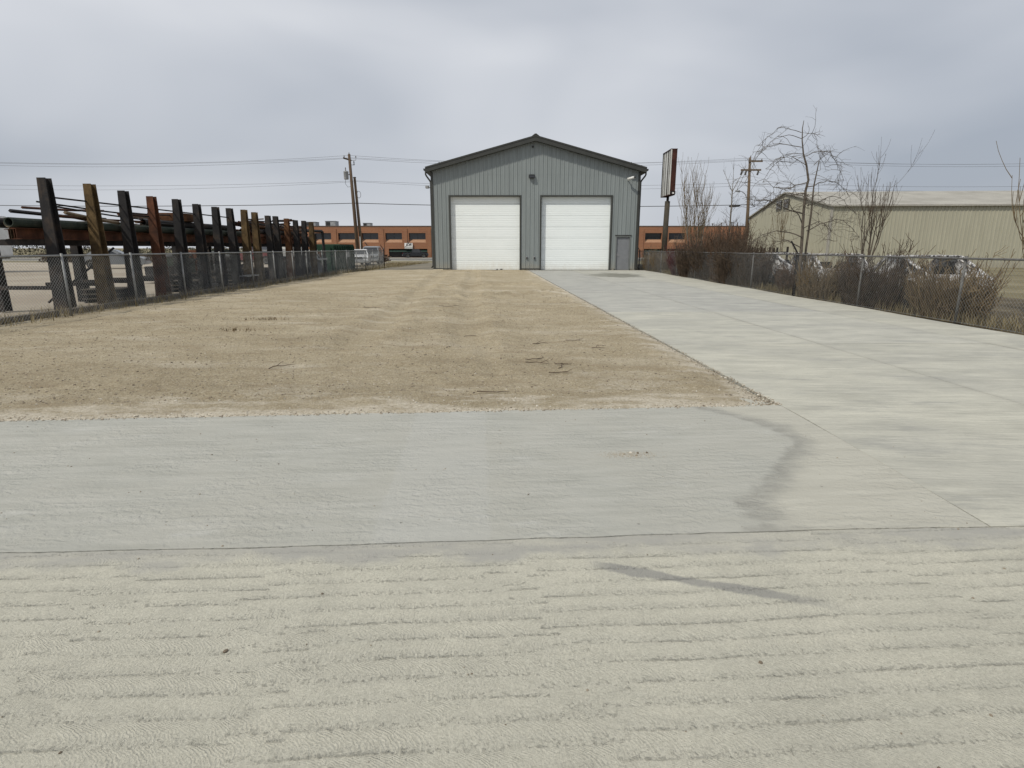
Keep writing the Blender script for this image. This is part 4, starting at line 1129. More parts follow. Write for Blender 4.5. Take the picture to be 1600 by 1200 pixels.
# return run of the left fence at its far end
def cross_fence():
    f = empty('chain_link_fence', (-10.35, 47.75, 0), label='short return run of chain link fence at the far end of the left fence', cat='fence')
    mb = MB(); r = 0.0021; H = 1.36; L = 13.0; pitch = 0.08
    for i in range(-int(H / pitch), int(L / pitch)):
        for d in (1, -1):
            a = i * pitch; ta = max(0, -a); tb = min(H, L - a)
            if tb - ta < 0.05: continue
            za, zc = (ta, tb) if d > 0 else (H - ta, H - tb)
            vs = [(-(a + ta) , u, za + w) for u, w in ((r, 0), (-r, r), (-r, -r))] + [(-(a + tb), u, zc + w) for u, w in ((r, 0), (-r, r), (-r, -r))]
            mb.add(vs, [(0, 1, 4, 3), (1, 2, 5, 4), (2, 0, 3, 5)])
    o = mb.build('chain_link_mesh', 'wire', f); o['kind'] = 'stuff'
    MB().tube([(0, 0, H), (-L, 0, H)], 0.021, 6).build('top_rail', 'steel', f)
    for x in (-0.0, -2.6, -5.2, -7.8, -10.4, -13.0):
        MB().tube([(x, 0.03, -0.1), (x, 0.03, H + (0.22 if x == 0 else 0.05))], 0.028, 7).build('post', 'steel', f)
cross_fence()

# ================================================================== LEFT YARD: STEEL RACK
RX = -10.95
rack = empty('steel_rack', (RX, 23.0, 0), label='long storage rack of tapered rusty steel uprights behind the left fence', cat='storage rack')
def hpost(x, y, w0, w1, h, m, ln=0.0):
    """tapered H-section upright"""
    mb = MB()
    def plate(ax0, ax1, ay0, ay1, s0, s1):
        vs = []
        for z, s in ((0, s0), (h, s1)):
            dx = ln * z / h
            vs += [(x + dx + ax0 * s, y + ay0 * s, z), (x + dx + ax1 * s, y + ay0 * s, z), (x + dx + ax1 * s, y + ay1 * s, z), (x + dx + ax0 * s, y + ay1 * s, z)]
        mb.add(vs, [(0, 3, 2, 1), (4, 5, 6, 7), (0, 1, 5, 4), (1, 2, 6, 5), (2, 3, 7, 6), (3, 0, 4, 7)])
    plate(-0.5, 0.5, -0.5, -0.40, w0, w1); plate(-0.5, 0.5, 0.40, 0.5, w0, w1); plate(-0.05, 0.05, -0.397, 0.397, w0, w1)
    return mb
px_y = [14.2, 15.7, 17.0, 18.3, 19.6, 20.9, 22.1, 23.35, 24.4, 25.45, 26.94, 27.8, 29.1, 30.2, 31.3, 32.5]
pmat = ['rust_black', 'rust_yellow', 'rust_black', 'rust_red', 'rust_black', 'rust_black', 'rust_black', 'rust_black', 'rust_yellow', 'rust_yellow', 'rust_black', 'rust_black', 'rust_orange', 'rust_black', 'rust_black', 'rust_yellow']
rr = random.Random(11)
for y, m in zip(px_y, pmat):
    h = 3.02 - 0.012 * (y - 23) + rr.uniform(-0.03, 0.05)
    hpost(0, y - 23.0, 0.33, 0.20, h, m, 0.02 + rr.uniform(-0.05, 0.05)).build('upright', m, rack)
    MB().box(-1.55, -0.18, y - 23.0 - 0.06, y - 23.0 + 0.06, 1.60, 1.74).build('arm', 'rust_black', rack)
    if y < 28: MB().box(-1.55, -0.18, y - 23.0 - 0.05, y - 23.0 + 0.05, 0.55, 0.64).build('arm', 'rust_black', rack)
for y in px_y[::2]:
    hpost(-1.7, y - 23.0 + 0.2, 0.24, 0.2, 1.95, 'rust_black').build('rear_upright', 'rust_black', rack)
for ya, yb2, z in ((14.2, 23.35, 2.72), (24.4, 25.45, 2.72), (26.94, 31.3, 2.62)):
    MB().tube([(-0.06, ya - 23, z), (-0.06, yb2 - 23, z - 0.03)], 0.022, 6).build('tie_bar', 'rust_black', rack)
for ya in (15.7, 20.9, 25.45):
    MB().tube([(-1.6, ya - 23, 0.1), (-0.2, ya - 23 + 0.9, 1.55)], 0.03, 6).build('brace', 'rust_black', rack)
# stock on the rack: pipes and beams
def pipe(x, z, y0, y1, r, m, label, tilt=0.0, grp='steel stock on the rack'):
    L = y1 - y0
    mb = MB()
    k = 12
    prof = [(r * 0.82, 0.02), (r, 0.0), (r, L), (r * 0.82, L - 0.02)]
    mb.lathe([(r * 0.80, 0.25), (r * 0.82, 0.0), (r, 0.0), (r, L), (r * 0.82, L), (r * 0.80, L - 0.25)], k, (0, 0, 0), 'y')
    o = mb.build('steel_pipe', m, smooth=False)
    o.location = (x, y0, z); o.rotation_euler = (tilt, 0, 0)
    return tag(o, label, 'pipe', grp)
def ibeam(x, z, y0, y1, w, h, m, label, tilt=0.0):
    mb = MB(); L = y1 - y0
    t_ = 0.014
    mb.prism([(-w / 2, 0), (w / 2, 0), (w / 2, t_), (t_ / 2, t_), (t_ / 2, h - t_), (w / 2, h - t_), (w / 2, h), (-w / 2, h), (-w / 2, h - t_), (-t_ / 2, h - t_), (-t_ / 2, t_), (-w / 2, t_)], 'y', 0, L)
    o = mb.build('steel_beam', m); o.location = (x, y0, z); o.rotation_euler = (tilt, 0, 0)
    return tag(o, label, 'beam', 'steel stock on the rack')
ORD = ['nearest the fence', 'second from the fence', 'third from the fence', 'fourth from the fence', 'fifth from the fence', 'farthest from the fence']
for i, x in enumerate((-11.32, -11.62, -11.95, -12.25)):
    ibeam(x, 1.74, 13.6 + 0.3 * i, 25.9 - 0.25 * i, 0.2, 0.25, ['rust_red', 'rust_red', 'tan_steel', 'rust_red'][i], 'steel beam in the lower layer of the near rack stack, ' + ORD[i])
for i, x in enumerate((-11.27, -11.50, -11.72, -11.95, -12.18)):
    pipe(x, 2.11 + 0.01 * (i % 2), 13.4 + 0.25 * (i % 3), 24.9 + 0.3 * (i % 2), 0.105, ['green_dark', 'green_dark', 'tan_steel', 'rust_black', 'green_dark'][i], 'thick pipe on the red beams of the near stack, ' + ORD[i])
for i, x in enumerate((-11.40, -11.66, -11.92)):
    pipe(x, 2.32, 18.5 + 0.4 * i, 24.4 + 0.3 * i, 0.10, ['rust_black', 'green_dark', 'tan_steel'][i], 'pipe on the topmost layer of the near stack, ' + ORD[i])
mb_o = MB().box(-0.55, 0.55, 0, 1.1, 0, 0.26).build('timber_crate', 'rust_orange', bevel=0.01)
mb_o.location = (-11.8, 20.3, 2.44); tag(mb_o, 'orange brown flat crate on top of the near pipe stack', 'crate')
for i in range(6):
    x = -11.25 - 0.22 * i
    ibeam(x, 1.74, 26.3 + 0.15 * (i % 3), 33.4 - 0.2 * (i % 2), 0.18, 0.22, ['rust_red', 'rust_black', 'rust_red', 'rust_orange', 'rust_red', 'rust_black'][i], 'rusty steel beam in the bottom layer of the far stack, ' + ORD[i])
for i in range(5):
    x = -11.28 - 0.24 * i
    pipe(x, 2.065, 26.0 + 0.2 * (i % 2), 33.6 - 0.3 * (i % 3), 0.10, ['rust_red', 'rust_orange', 'rust_black', 'rust_red', 'rust_black'][i], 'rusty pipe in the second layer of the far stack, ' + ORD[i])
for i in range(5):
    x = -11.26 - 0.23 * i
    pipe(x, 2.26, 25.9 + 0.12 * i, 32.6 - 0.3 * (i % 2), 0.09, ['rust_black', 'rust_red', 'rust_red', 'rust_black', 'rust_orange'][i], 'rusty pipe in the third layer of the far stack, ' + ORD[i])
for i in range(4):
    x = -11.30 - 0.25 * i
    pipe(x, 2.48 + 0.05 * (i % 2), 25.8 + 0.1 * i, 31.8, 0.06, ['rust_orange', 'rust_red', 'rust_black', 'rust_red'][i], 'slim rusty pipe on top of the far stack, ' + ORD[i], -0.012)
for i in range(3):
    pipe(-11.35 - 0.3 * i, 2.62, 25.4 + 0.1 * i, 30.5, 0.045, ['rust_black', 'rust_red', 'rust_black'][i], 'thin dark bar slanting over the far stack, ' + ORD[i], -0.03)
o = MB().tube([(0, 0, 0), (0.05, 0.9, -0.42)], 0.04, 6).build('steel_bar', 'rust_black'); o.location = (-11.25, 25.3, 2.62); tag(o, 'short dark bar sticking out of the near end of the far stack', 'bar')

tr_ = empty('lattice_frame', (-11.45, 26.0, 2.02), label='rusty lattice frame lying on the near end of the far stack', cat='frame')
for q in range(9):
    y = q * 0.42
    MB().tube([(0, y, 0), (0.02, y + 0.21, 0.62)], 0.028, 5).build('lacing', 'rust_orange', tr_)
    MB().tube([(0.02, y + 0.21, 0.62), (0, y + 0.42, 0)], 0.028, 5).build('lacing', 'rust_red', tr_)
for z in (0.0, 0.64): MB().box(-0.05, 0.05, -0.2, 4.1, z - 0.03, z + 0.03).build('chord', 'rust_red', tr_)
R9 = random.Random(404)
where = ['near end', 'near half', 'middle', 'far half', 'far end']
for i in range(46):
    far = i % 2
    y0 = R9.uniform(26, 29.5) if far else R9.uniform(14, 21)
    L = R9.uniform(1.8, 4.5); x = R9.uniform(-12.4, -11.15); z = R9.uniform(2.2, 2.85) if far else R9.uniform(2.2, 2.62)
    m = R9.choice(('rust_black', 'rust_red', 'rust_orange', 'tan_steel', 'rust_black', 'rust_red'))
    dz = R9.uniform(-0.22, 0.22); dx = R9.uniform(-0.25, 0.25)
    w = R9.choice((0.022, 0.03, 0.045))
    o = MB().tube([(0, 0, 0), (dx * 0.5, L * 0.5, dz * 0.5 - 0.02), (dx, L, dz)], w, R9.choice((4, 4, 6))).build('scrap_bar', m)
    o.location = (x, y0, z)
    look = {'rust_black': 'black', 'rust_red': 'dark red', 'rust_orange': 'orange rusted', 'tan_steel': 'tan'}[m]
    tilt = 'rising away' if dz > 0.07 else 'sloping down away' if dz < -0.07 else 'lying level'
    size = 'thin' if w < 0.025 else 'medium' if w < 0.04 else 'thick'
    tag(o, '%s %s loose bar %s on the %s stack of the rack' % (size, look, tilt, 'far' if far else 'near'), 'bar', 'loose bars on the %s stack' % ('far' if far else 'near'))
# ---- junk between rack and bin
def drum(x, y, label, m='drum', s=1.0):
    d = empty('steel_drum', (x, y, -0.02), label=label, cat='drum', group='drums by the left fence')
    MB().lathe([(0.28, 0), (0.295, 0.01), (0.295, 0.30), (0.31, 0.32), (0.295, 0.34), (0.295, 0.60), (0.31, 0.62), (0.295, 0.64), (0.295, 0.88), (0.285, 0.9)], 18).build('shell', m, d, smooth=True)
    MB().lathe([(0.27, 0.902), (0.27, 0.895), (0.02, 0.893)], 18).build('lid', m, d)
    MB().lathe([(0.298, 0.88), (0.305, 0.895), (0.298, 0.91)], 18).build('rim', 'steel', d)
drum(-11.5, 30.0, 'grey steel drum standing beneath the far stack, nearer of two')
drum(-11.9, 30.9, 'grey steel drum standing beneath the far stack, farther of two')
def lump(name, label, cat, loc, sx, sy, sz, m, seed, amp=0.25, sub=4):
    bm = bmesh.new(); bmesh.ops.create_icosphere(bm, subdivisions=sub, radius=1.0)
    for v in bm.verts:
        n_ = mnoise.fractal(v.co * 1.7 + Vector((seed, seed * 2, 0)), 1.0, 2.0, 4)
        rdg = abs(mnoise.noise(v.co * 4.0 + Vector((seed, 0, 3))))
        v.co *= 1 + amp * n_ - 0.14 * rdg
        v.co.x *= sx; v.co.y *= sy; v.co.z = max(v.co.z, -0.35) * sz
    for f_ in bm.faces: f_.smooth = True
    me = bpy.data.meshes.new(name); bm.to_mesh(me); bm.free(); me.materials.append(M[m])
    o = bpy.data.objects.new(name, me); C.objects.link(o); o.location = (loc[0], loc[1], loc[2] + 0.35 * sz)
    return tag(o, label, cat)
lump('tarped_pile', 'large crumpled grey tarp over a pile of goods by the left fence', 'tarp', (-11.5, 32.7, -0.05), 0.55, 1.15, 0.78, 'tarp', 3.1, 0.32)
lump('tarped_pile', 'smaller grey bagged bundle between the tarp and the green bin', 'tarp', (-11.9, 35.3, -0.05), 0.55, 0.75, 0.95, 'tarp', 9.4, 0.28)
lump('scrap_heap', 'low dark heap of scrap at the foot of the rack', 'scrap heap', (-11.3, 21.4, -0.05), 0.4, 1.0, 0.28, 'rust_black', 5.2, 0.5)
tt_ = empty('liquid_tote', (-12.6, 33.6, 0.95), label='white plastic liquid tote raised on a dark stand behind the rack', cat='tote')
MB().box(-0.5, 0.5, -0.55, 0.55, 0.12, 1.05).build('tank', 'white_plastic', tt_, bevel=0.06)
MB().box(-0.55, 0.55, -0.6, 0.6, 0, 0.11).build('pallet', 'rust_black', tt_)
for s_ in (-1, 1):
    for q in (-1, 1): MB().box(s_ * 0.5 - 0.05, s_ * 0.5 + 0.05, q * 0.5 - 0.05, q * 0.5 + 0.05, -0.97, 0).build('stand_leg', 'rust_black', tt_)
for q in range(4): MB().tube([(-0.53, -0.58, 0.3 + q * 0.22), (0.53, -0.58, 0.3 + q * 0.22)], 0.012, 5).build('cage_bar', 'steel', tt_)
ho = empty('boom_frame', (-11.9, 34.6, 0), label='black steel A-frame hoist with diagonal arms left of the green bin', cat='hoist')
for pts in ([(-0.8, -0.9, 2.55), (0.1, 0.2, 0.0)], [(0.5, -0.2, 2.35), (0.1, 0.9, 0.0)], [(-0.8, -0.9, 2.55), (0.6, 0.9, 2.5)], [(0.6, 0.9, 2.5), (0.6, 1.1, 0)], [(-0.7, -0.8, 2.3), (0.5, 1.0, 0.3)]):
    MB().tube(pts, 0.085, 4).build('arm', 'rust_black', ho)
MB().box(-0.5, 0.7, -0.4, 1.2, 0.85, 0.95).build('deck', 'grey_plastic', ho)
MB().tube([(0.2, -0.5, 1.7), (0.5, 0.6, 0.9)], 0.05, 8).build('cylinder', 'steel', ho)
for s_ in range(5):
    MB().box(-0.4, 0.4, -0.36 + 0.3 * s_, -0.2 + 0.3 * s_, 0.953, 1.2 + 0.12 * (s_ % 3)).build('part_bin', ['steel', 'grey_plastic', 'white_plastic', 'steel', 'rust_red'][s_], ho)
def pallet_stack(label, x, y, rz, n):
    t = empty('pallet_stack', (x, y, -0.02), rz, label=label, cat='pallets', group='pallet stacks under the rack')
    for q in range(n):
        z = q * 0.135
        for k in range(5): MB().box(-0.5, 0.5, -0.55 + k * 0.235, -0.40 + k * 0.235, z + 0.11, z + 0.132).build('deck_board', 'wood_weathered', t)
        for k in (-0.45, -0.05, 0.35): MB().box(k, k + 0.10, -0.55, 0.54, z, z + 0.108).build('bearer', 'rust_black', t)
pallet_stack('low dark pallet stack under the near half of the rack, left of the stand', -11.9, 21.6, 0.1, 3)
pallet_stack('dark pallet stack under the rack beside the small metal stand', -11.8, 24.6, -0.05, 4)
pallet_stack('dark pallet stack under the middle of the far rack bays', -11.9, 27.3, 0.06, 5)
pallet_stack('dark pallet stack under the rack at the near end of the fence', -12.0, 17.4, 0.12, 3)
for i, (x, y, L) in enumerate(((-15.5, 29, 5.5), (-17.5, 34, 6.5), (-14.6, 38.5, 5.0), (-20.5, 42, 7.0))):
    t = empty('machine_skid', (x, y, -0.02), 0.15 * (i - 1), label=['dark skid of machinery behind the rack, nearest of four', 'dark skid of machinery behind the rack, second nearest', 'dark skid of machinery behind the tarp and green bin', 'dark skid of machinery farthest back in the yard'][i], cat='machinery', group='machinery in the neighbouring yard')
    MB().box(-0.9, 0.9, -L / 2, L / 2, 0.1, 0.32).build('base_frame', 'rust_black', t)
    for k in range(int(L)):
        MB().box(-0.7, 0.6, -L / 2 + k + 0.1, -L / 2 + k + 0.8, 0.323, 0.75 + 0.35 * ((k * 7 + i) % 3)).build('casing', ['rust_black', 'green_dark', 'rust_red', 'drum'][(k + i) % 4], t, bevel=0.03)
    MB().tube([(0.2, -L / 2, 1.15), (0.2, 0, 1.3), (0.1, L / 2, 1.1)], 0.09, 8).build('duct', 'drum', t)
# green bin
gb = empty('waste_bin', (-11.75, 38.9, 0), label='large dark green ribbed steel waste bin behind the left fence', cat='waste bin')
gl, gw, ghh = 4.6, 1.5, 1.78
MB().prism([(-gl / 2, 0.12), (gl / 2, 0.12), (gl / 2, ghh), (-gl / 2 + 1.3, ghh), (-gl / 2 + 1.25, ghh - 0.06), (-gl / 2, ghh - 0.06)], 'x', -gw / 2, gw / 2).build('body', 'bin_green', gb, bevel=0.02)
for q in range(9):
    y = -gl / 2 + 0.25 + q * 0.51
    for s_ in (-1, 1):
        lo_, hi_ = sorted((s_ * (gw / 2 + 0.003), s_ * (gw / 2 + 0.09)))
        MB().box(lo_, hi_, y - 0.05, y + 0.05, 0.15, ghh - 0.12).build('rib', 'bin_green', gb)
for q in range(3):
    x = -0.5 + 0.5 * q
    MB().box(x - 0.05, x + 0.05, -gl / 2 - 0.09, -gl / 2 - 0.003, 0.15, ghh - 0.2).build('rib', 'bin_green', gb)
MB().box(-gw / 2 - 0.06, gw / 2 + 0.06, -gl / 2 - 0.06, gl / 2 + 0.06, 0.02, 0.117).build('skid', 'rust_black', gb)
MB().box(gw / 2 + 0.095, gw / 2 + 0.10, -0.1, 0.75, 0.95, 1.3).build('faded_plate', 'grey_plastic', gb)

# ================================================================== VEHICLES
def vehicle(name, label, loc, rz, kind, m, cat, group=None):
    v = empty(name, loc, rz, label=label, cat=cat, group=group)
    # length along local x (front at +x), width along y
    if kind == 'suv':
        L, Wd, wheel, base = 4.6, 1.82, 0.36, (-1.38, 1.38)
        low = [(-2.28, 0.42), (-2.30, 0.95), (-2.2, 1.08), (0.95, 1.10), (1.9, 1.02), (2.24, 0.88), (2.30, 0.5), (2.2, 0.36), (-2.2, 0.36)]
        cab = [(-2.16, 1.08), (-1.92, 1.70), (-1.2, 1.76), (0.0, 1.74), (0.45, 1.68), (1.15, 1.09)]
    elif kind == 'pickup':
        L, Wd, wheel, base = 5.4, 1.9, 0.39, (-1.62, 1.72)
        low = [(-2.7, 0.5), (-2.72, 1.05), (-0.75, 1.08), (1.15, 1.14), (2.35, 1.10), (2.66, 0.98), (2.72, 0.55), (2.6, 0.42), (-2.6, 0.42)]
        cab = [(-0.82, 1.08), (-0.68, 1.78), (-0.3, 1.86), (0.55, 1.84), (0.8, 1.78), (1.45, 1.13)]
    else:
        L, Wd, wheel, base = 4.5, 1.78, 0.33, (-1.35, 1.35)
        low = [(-2.2, 0.38), (-2.24, 0.85), (-2.1, 0.98), (-1.6, 1.0), (0.9, 0.97), (1.9, 0.88), (2.2, 0.74), (2.25, 0.45), (2.1, 0.3), (-2.1, 0.3)]
        cab = [(-1.75, 0.99), (-1.1, 1.42), (-0.5, 1.46), (0.15, 1.44), (1.0, 0.97)]
    # lower body with round wheel arches cut into the outline
    out = []
    bot = low[-1][1]
    out += low[:-2]
    out.append(low[-2])
    for bx in (base[1], base[0]):
        ra = wheel + 0.07
        for i in range(9):
            a = math.pi * i / 8
            out.append((bx + ra * math.cos(a), max(bot, wheel + ra * math.sin(a))))
    out.append(low[-1])
    w2 = Wd / 2
    mb = MB()
    n_ = len(out)
    vs = []
    for yy, inset in ((-w2, 0.0), (w2, 0.0)):
        for x, z in out: vs.append((x * (0.985 if z > 0.9 else 1.0), yy * (0.96 if z > 0.9 else 1.0), z))
    mb.add(vs, [tuple(range(n_)), tuple(range(2 * n_ - 1, n_ - 1, -1))] + [(i, n_ + i, n_ + (i + 1) % n_, (i + 1) % n_) for i in range(n_)])
    me = mb.mesh('body', m)
    bm = bmesh.new(); bm.from_mesh(me); bmesh.ops.triangulate(bm, faces=[f_ for f_ in bm.faces if len(f_.verts) > 4]); bm.to_mesh(me); bm.free()
    body = bpy.data.objects.new('body', me); C.objects.link(body); body.parent = v
    # cabin
    mb = MB(); n_ = len(cab); vs = []
    zlo = cab[0][1]; zhi = max(z for _, z in cab)
    for s_ in (-1, 1):
        for x, z in cab: vs.append((x, s_ * (w2 * 0.95 - 0.20 * (z - zlo) / (zhi - zlo)), z))
    mb.add(vs, [tuple(range(n_)), tuple(range(2 * n_ - 1, n_ - 1, -1))] + [(i, n_ + i, n_ + (i + 1) % n_, (i + 1) % n_) for i in range(n_)])
    mb.build('cabin', m, v, bevel=0.03)
    # side glass, windscreen, rear glass
    for s_ in (-1, 1):
        def gp(x, z): return (x, s_ * (w2 * 0.95 - 0.20 * (z - zlo) / (zhi - zlo) + 0.012), z)
        xs_ = [cab[0][0] + 0.28, cab[-1][0] - 0.38]; xt = [cab[1][0] + 0.22, cab[-2][0] - 0.10]
        za, zb_ = zlo + 0.04, zhi - 0.13
        cutn = 3 if kind == 'suv' else 2
        for q in range(cutn):
            t0, t1 = q / cutn + 0.015, (q + 1) / cutn - 0.015
            p = [gp(xs_[0] + (xs_[1] - xs_[0]) * t0, za), gp(xs_[0] + (xs_[1] - xs_[0]) * t1, za), gp(xt[0] + (xt[1] - xt[0]) * t1, zb_), gp(xt[0] + (xt[1] - xt[0]) * t0, zb_)]
            MB().add(p + [(x, y - s_ * 0.02, z) for x, y, z in p], [(0, 1, 2, 3), (7, 6, 5, 4), (0, 4, 5, 1), (1, 5, 6, 2), (2, 6, 7, 3), (3, 7, 4, 0)]).build('side_window', 'glass_dark', v)
    def screen(pa, pb, name):
        (x0, z0), (x1, z1) = pa, pb
        off = 0.02 if x0 > 0 else -0.02
        a_, b_ = 0.12, 0.90
        q = []
        for t in (a_, b_):
            x = x0 + (x1 - x0) * t + off; z = z0 + (z1 - z0) * t + 0.008
            hw = w2 * 0.95 - 0.20 * (z - zlo) / (zhi - zlo) - 0.10
            q.append((x, hw, z))
        p = [(q[0][0], -q[0][1], q[0][2]), (q[0][0], q[0][1], q[0][2]), (q[1][0], q[1][1], q[1][2]), (q[1][0], -q[1][1], q[1][2])]
        MB().add(p + [(x - off * 1.4, y, z) for x, y, z in p], [(0, 1, 2, 3), (7, 6, 5, 4), (0, 4, 5, 1), (1, 5, 6, 2), (2, 6, 7, 3), (3, 7, 4, 0)]).build(name, 'glass_dark', v)
    screen(cab[-1], cab[-2], 'windscreen'); screen(cab[0], cab[1], 'rear_window')
    fx = max(x for x, _ in low); bx_ = min(x for x, _ in low)
    zl = low[0][1] + 0.32
    for s_ in (-1, 1):
        MB().box(fx - 0.06, fx + 0.005, s_ * w2 * 0.72 - 0.16, s_ * w2 * 0.72 + 0.16, zl, zl + 0.15).build('headlight', 'lamp_lens', v, bevel=0.02)
        MB().box(bx_ - 0.005, bx_ + 0.06, s_ * w2 * 0.82 - 0.08, s_ * w2 * 0.82 + 0.08, zl, zl + 0.26).build('tail_light', 'tail_red', v, bevel=0.02)
        MB().box(cab[-1][0] - 0.45, cab[-1][0] - 0.28, s_ * (w2 + 0.06) - 0.07, s_ * (w2 + 0.06) + 0.07, zlo + 0.03, zlo + 0.17).build('mirror', 'black', v, bevel=0.02)
    MB().box(fx - 0.03, fx + 0.02, -w2 * 0.5, w2 * 0.5, zl - 0.06, zl + 0.13).build('grille', 'black', v)
    MB().box(fx - 0.05, fx + 0.07, -w2 * 0.95, w2 * 0.95, low[0][1] - 0.04, low[0][1] + 0.16).build('bumper', 'grey_plastic', v, bevel=0.03)
    MB().box(bx_ - 0.07, bx_ + 0.05, -w2 * 0.95, w2 * 0.95, low[0][1] - 0.02, low[0][1] + 0.16).build('bumper', 'grey_plastic', v, bevel=0.03)
    for bx in base:
        for s_ in (-1, 1):
            wh = MB().lathe([(wheel * 0.62, -0.115), (wheel * 0.93, -0.115), (wheel, -0.07), (wheel, 0.07), (wheel * 0.93, 0.115), (wheel * 0.62, 0.115)], 20, (0, 0, 0), 'y').build('wheel', 'rubber', v, smooth=False)
            wh.location = (bx, s_ * (w2 - 0.13), wheel)
            MB().lathe([(wheel * 0.15, -0.10), (wheel * 0.6, -0.118), (wheel * 0.6, 0.118), (wheel * 0.15, 0.10)], 14, (0, 0, 0), 'y').build('rim', 'chrome', wh)
    return v
vehicle('parked_car', 'white sport utility vehicle parked just beyond the green bin', (-13.3, 44.6, -0.02), R(-72), 'suv', 'car_white', 'car')
vehicle('parked_car', 'white car behind the corner of the left fence, beside the poles', (-13.6, 52.6, gz(52.6) - 0.02), R(-80), 'sedan', 'car_white', 'car')
vehicle('parked_car', 'grey car seen through the far end of the left fence', (-13.9, 58.5, gz(58.5) - 0.02), R(-84), 'suv', 'car_grey', 'car')
vehicle('pickup_truck', 'black pickup parked before the shopfront under the white sign', (-20.6, 126.3, -0.50), R(8), 'pickup', 'car_black', 'pickup truck')
vehicle('parked_car', 'grey car far left in the neighbouring yard', (-31.0, 46.0, -0.02), R(20), 'sedan', 'car_grey', 'car')
vehicle('pickup_truck', 'dark red pickup far across the neighbouring yard', (-26.0, 60.0, gz(60) - 0.02), R(-12), 'pickup', 'car_red', 'pickup truck')
# storage trailer far left
tl = empty('box_trailer', (-38, 38, 0), R(12), label='white box trailer standing far left in the neighbouring yard', cat='trailer')
MB().box(-4.5, 4.5, -1.25, 1.25, 1.05, 3.6).build('box', 'white_plastic', tl, bevel=0.04)
for q in range(12): MB().box(-4.3 + q * 0.77, -4.24 + q * 0.77, -1.285, -1.253, 1.1, 3.55).build('rib', 'white_plastic', tl)
MB().box(-4.4, 4.4, -1.0, 1.0, 0.85, 1.047).build('chassis', 'rust_black', tl)
for x in (-3.6, -2.6):
    for s_ in (-1, 1):
        wh = MB().lathe([(0.28, -0.15), (0.46, -0.15), (0.5, -0.1), (0.5, 0.1), (0.46, 0.15), (0.28, 0.15)], 18, (0, 0, 0), 'y').build('wheel', 'rubber', tl); wh.location = (x, s_ * 1.0, 0.48)
for s_ in (-1, 1): MB().box(2.9, 3.05, s_ * 0.8 - 0.07, s_ * 0.8 + 0.07, 0, 0.85).build('landing_leg', 'steel', tl)

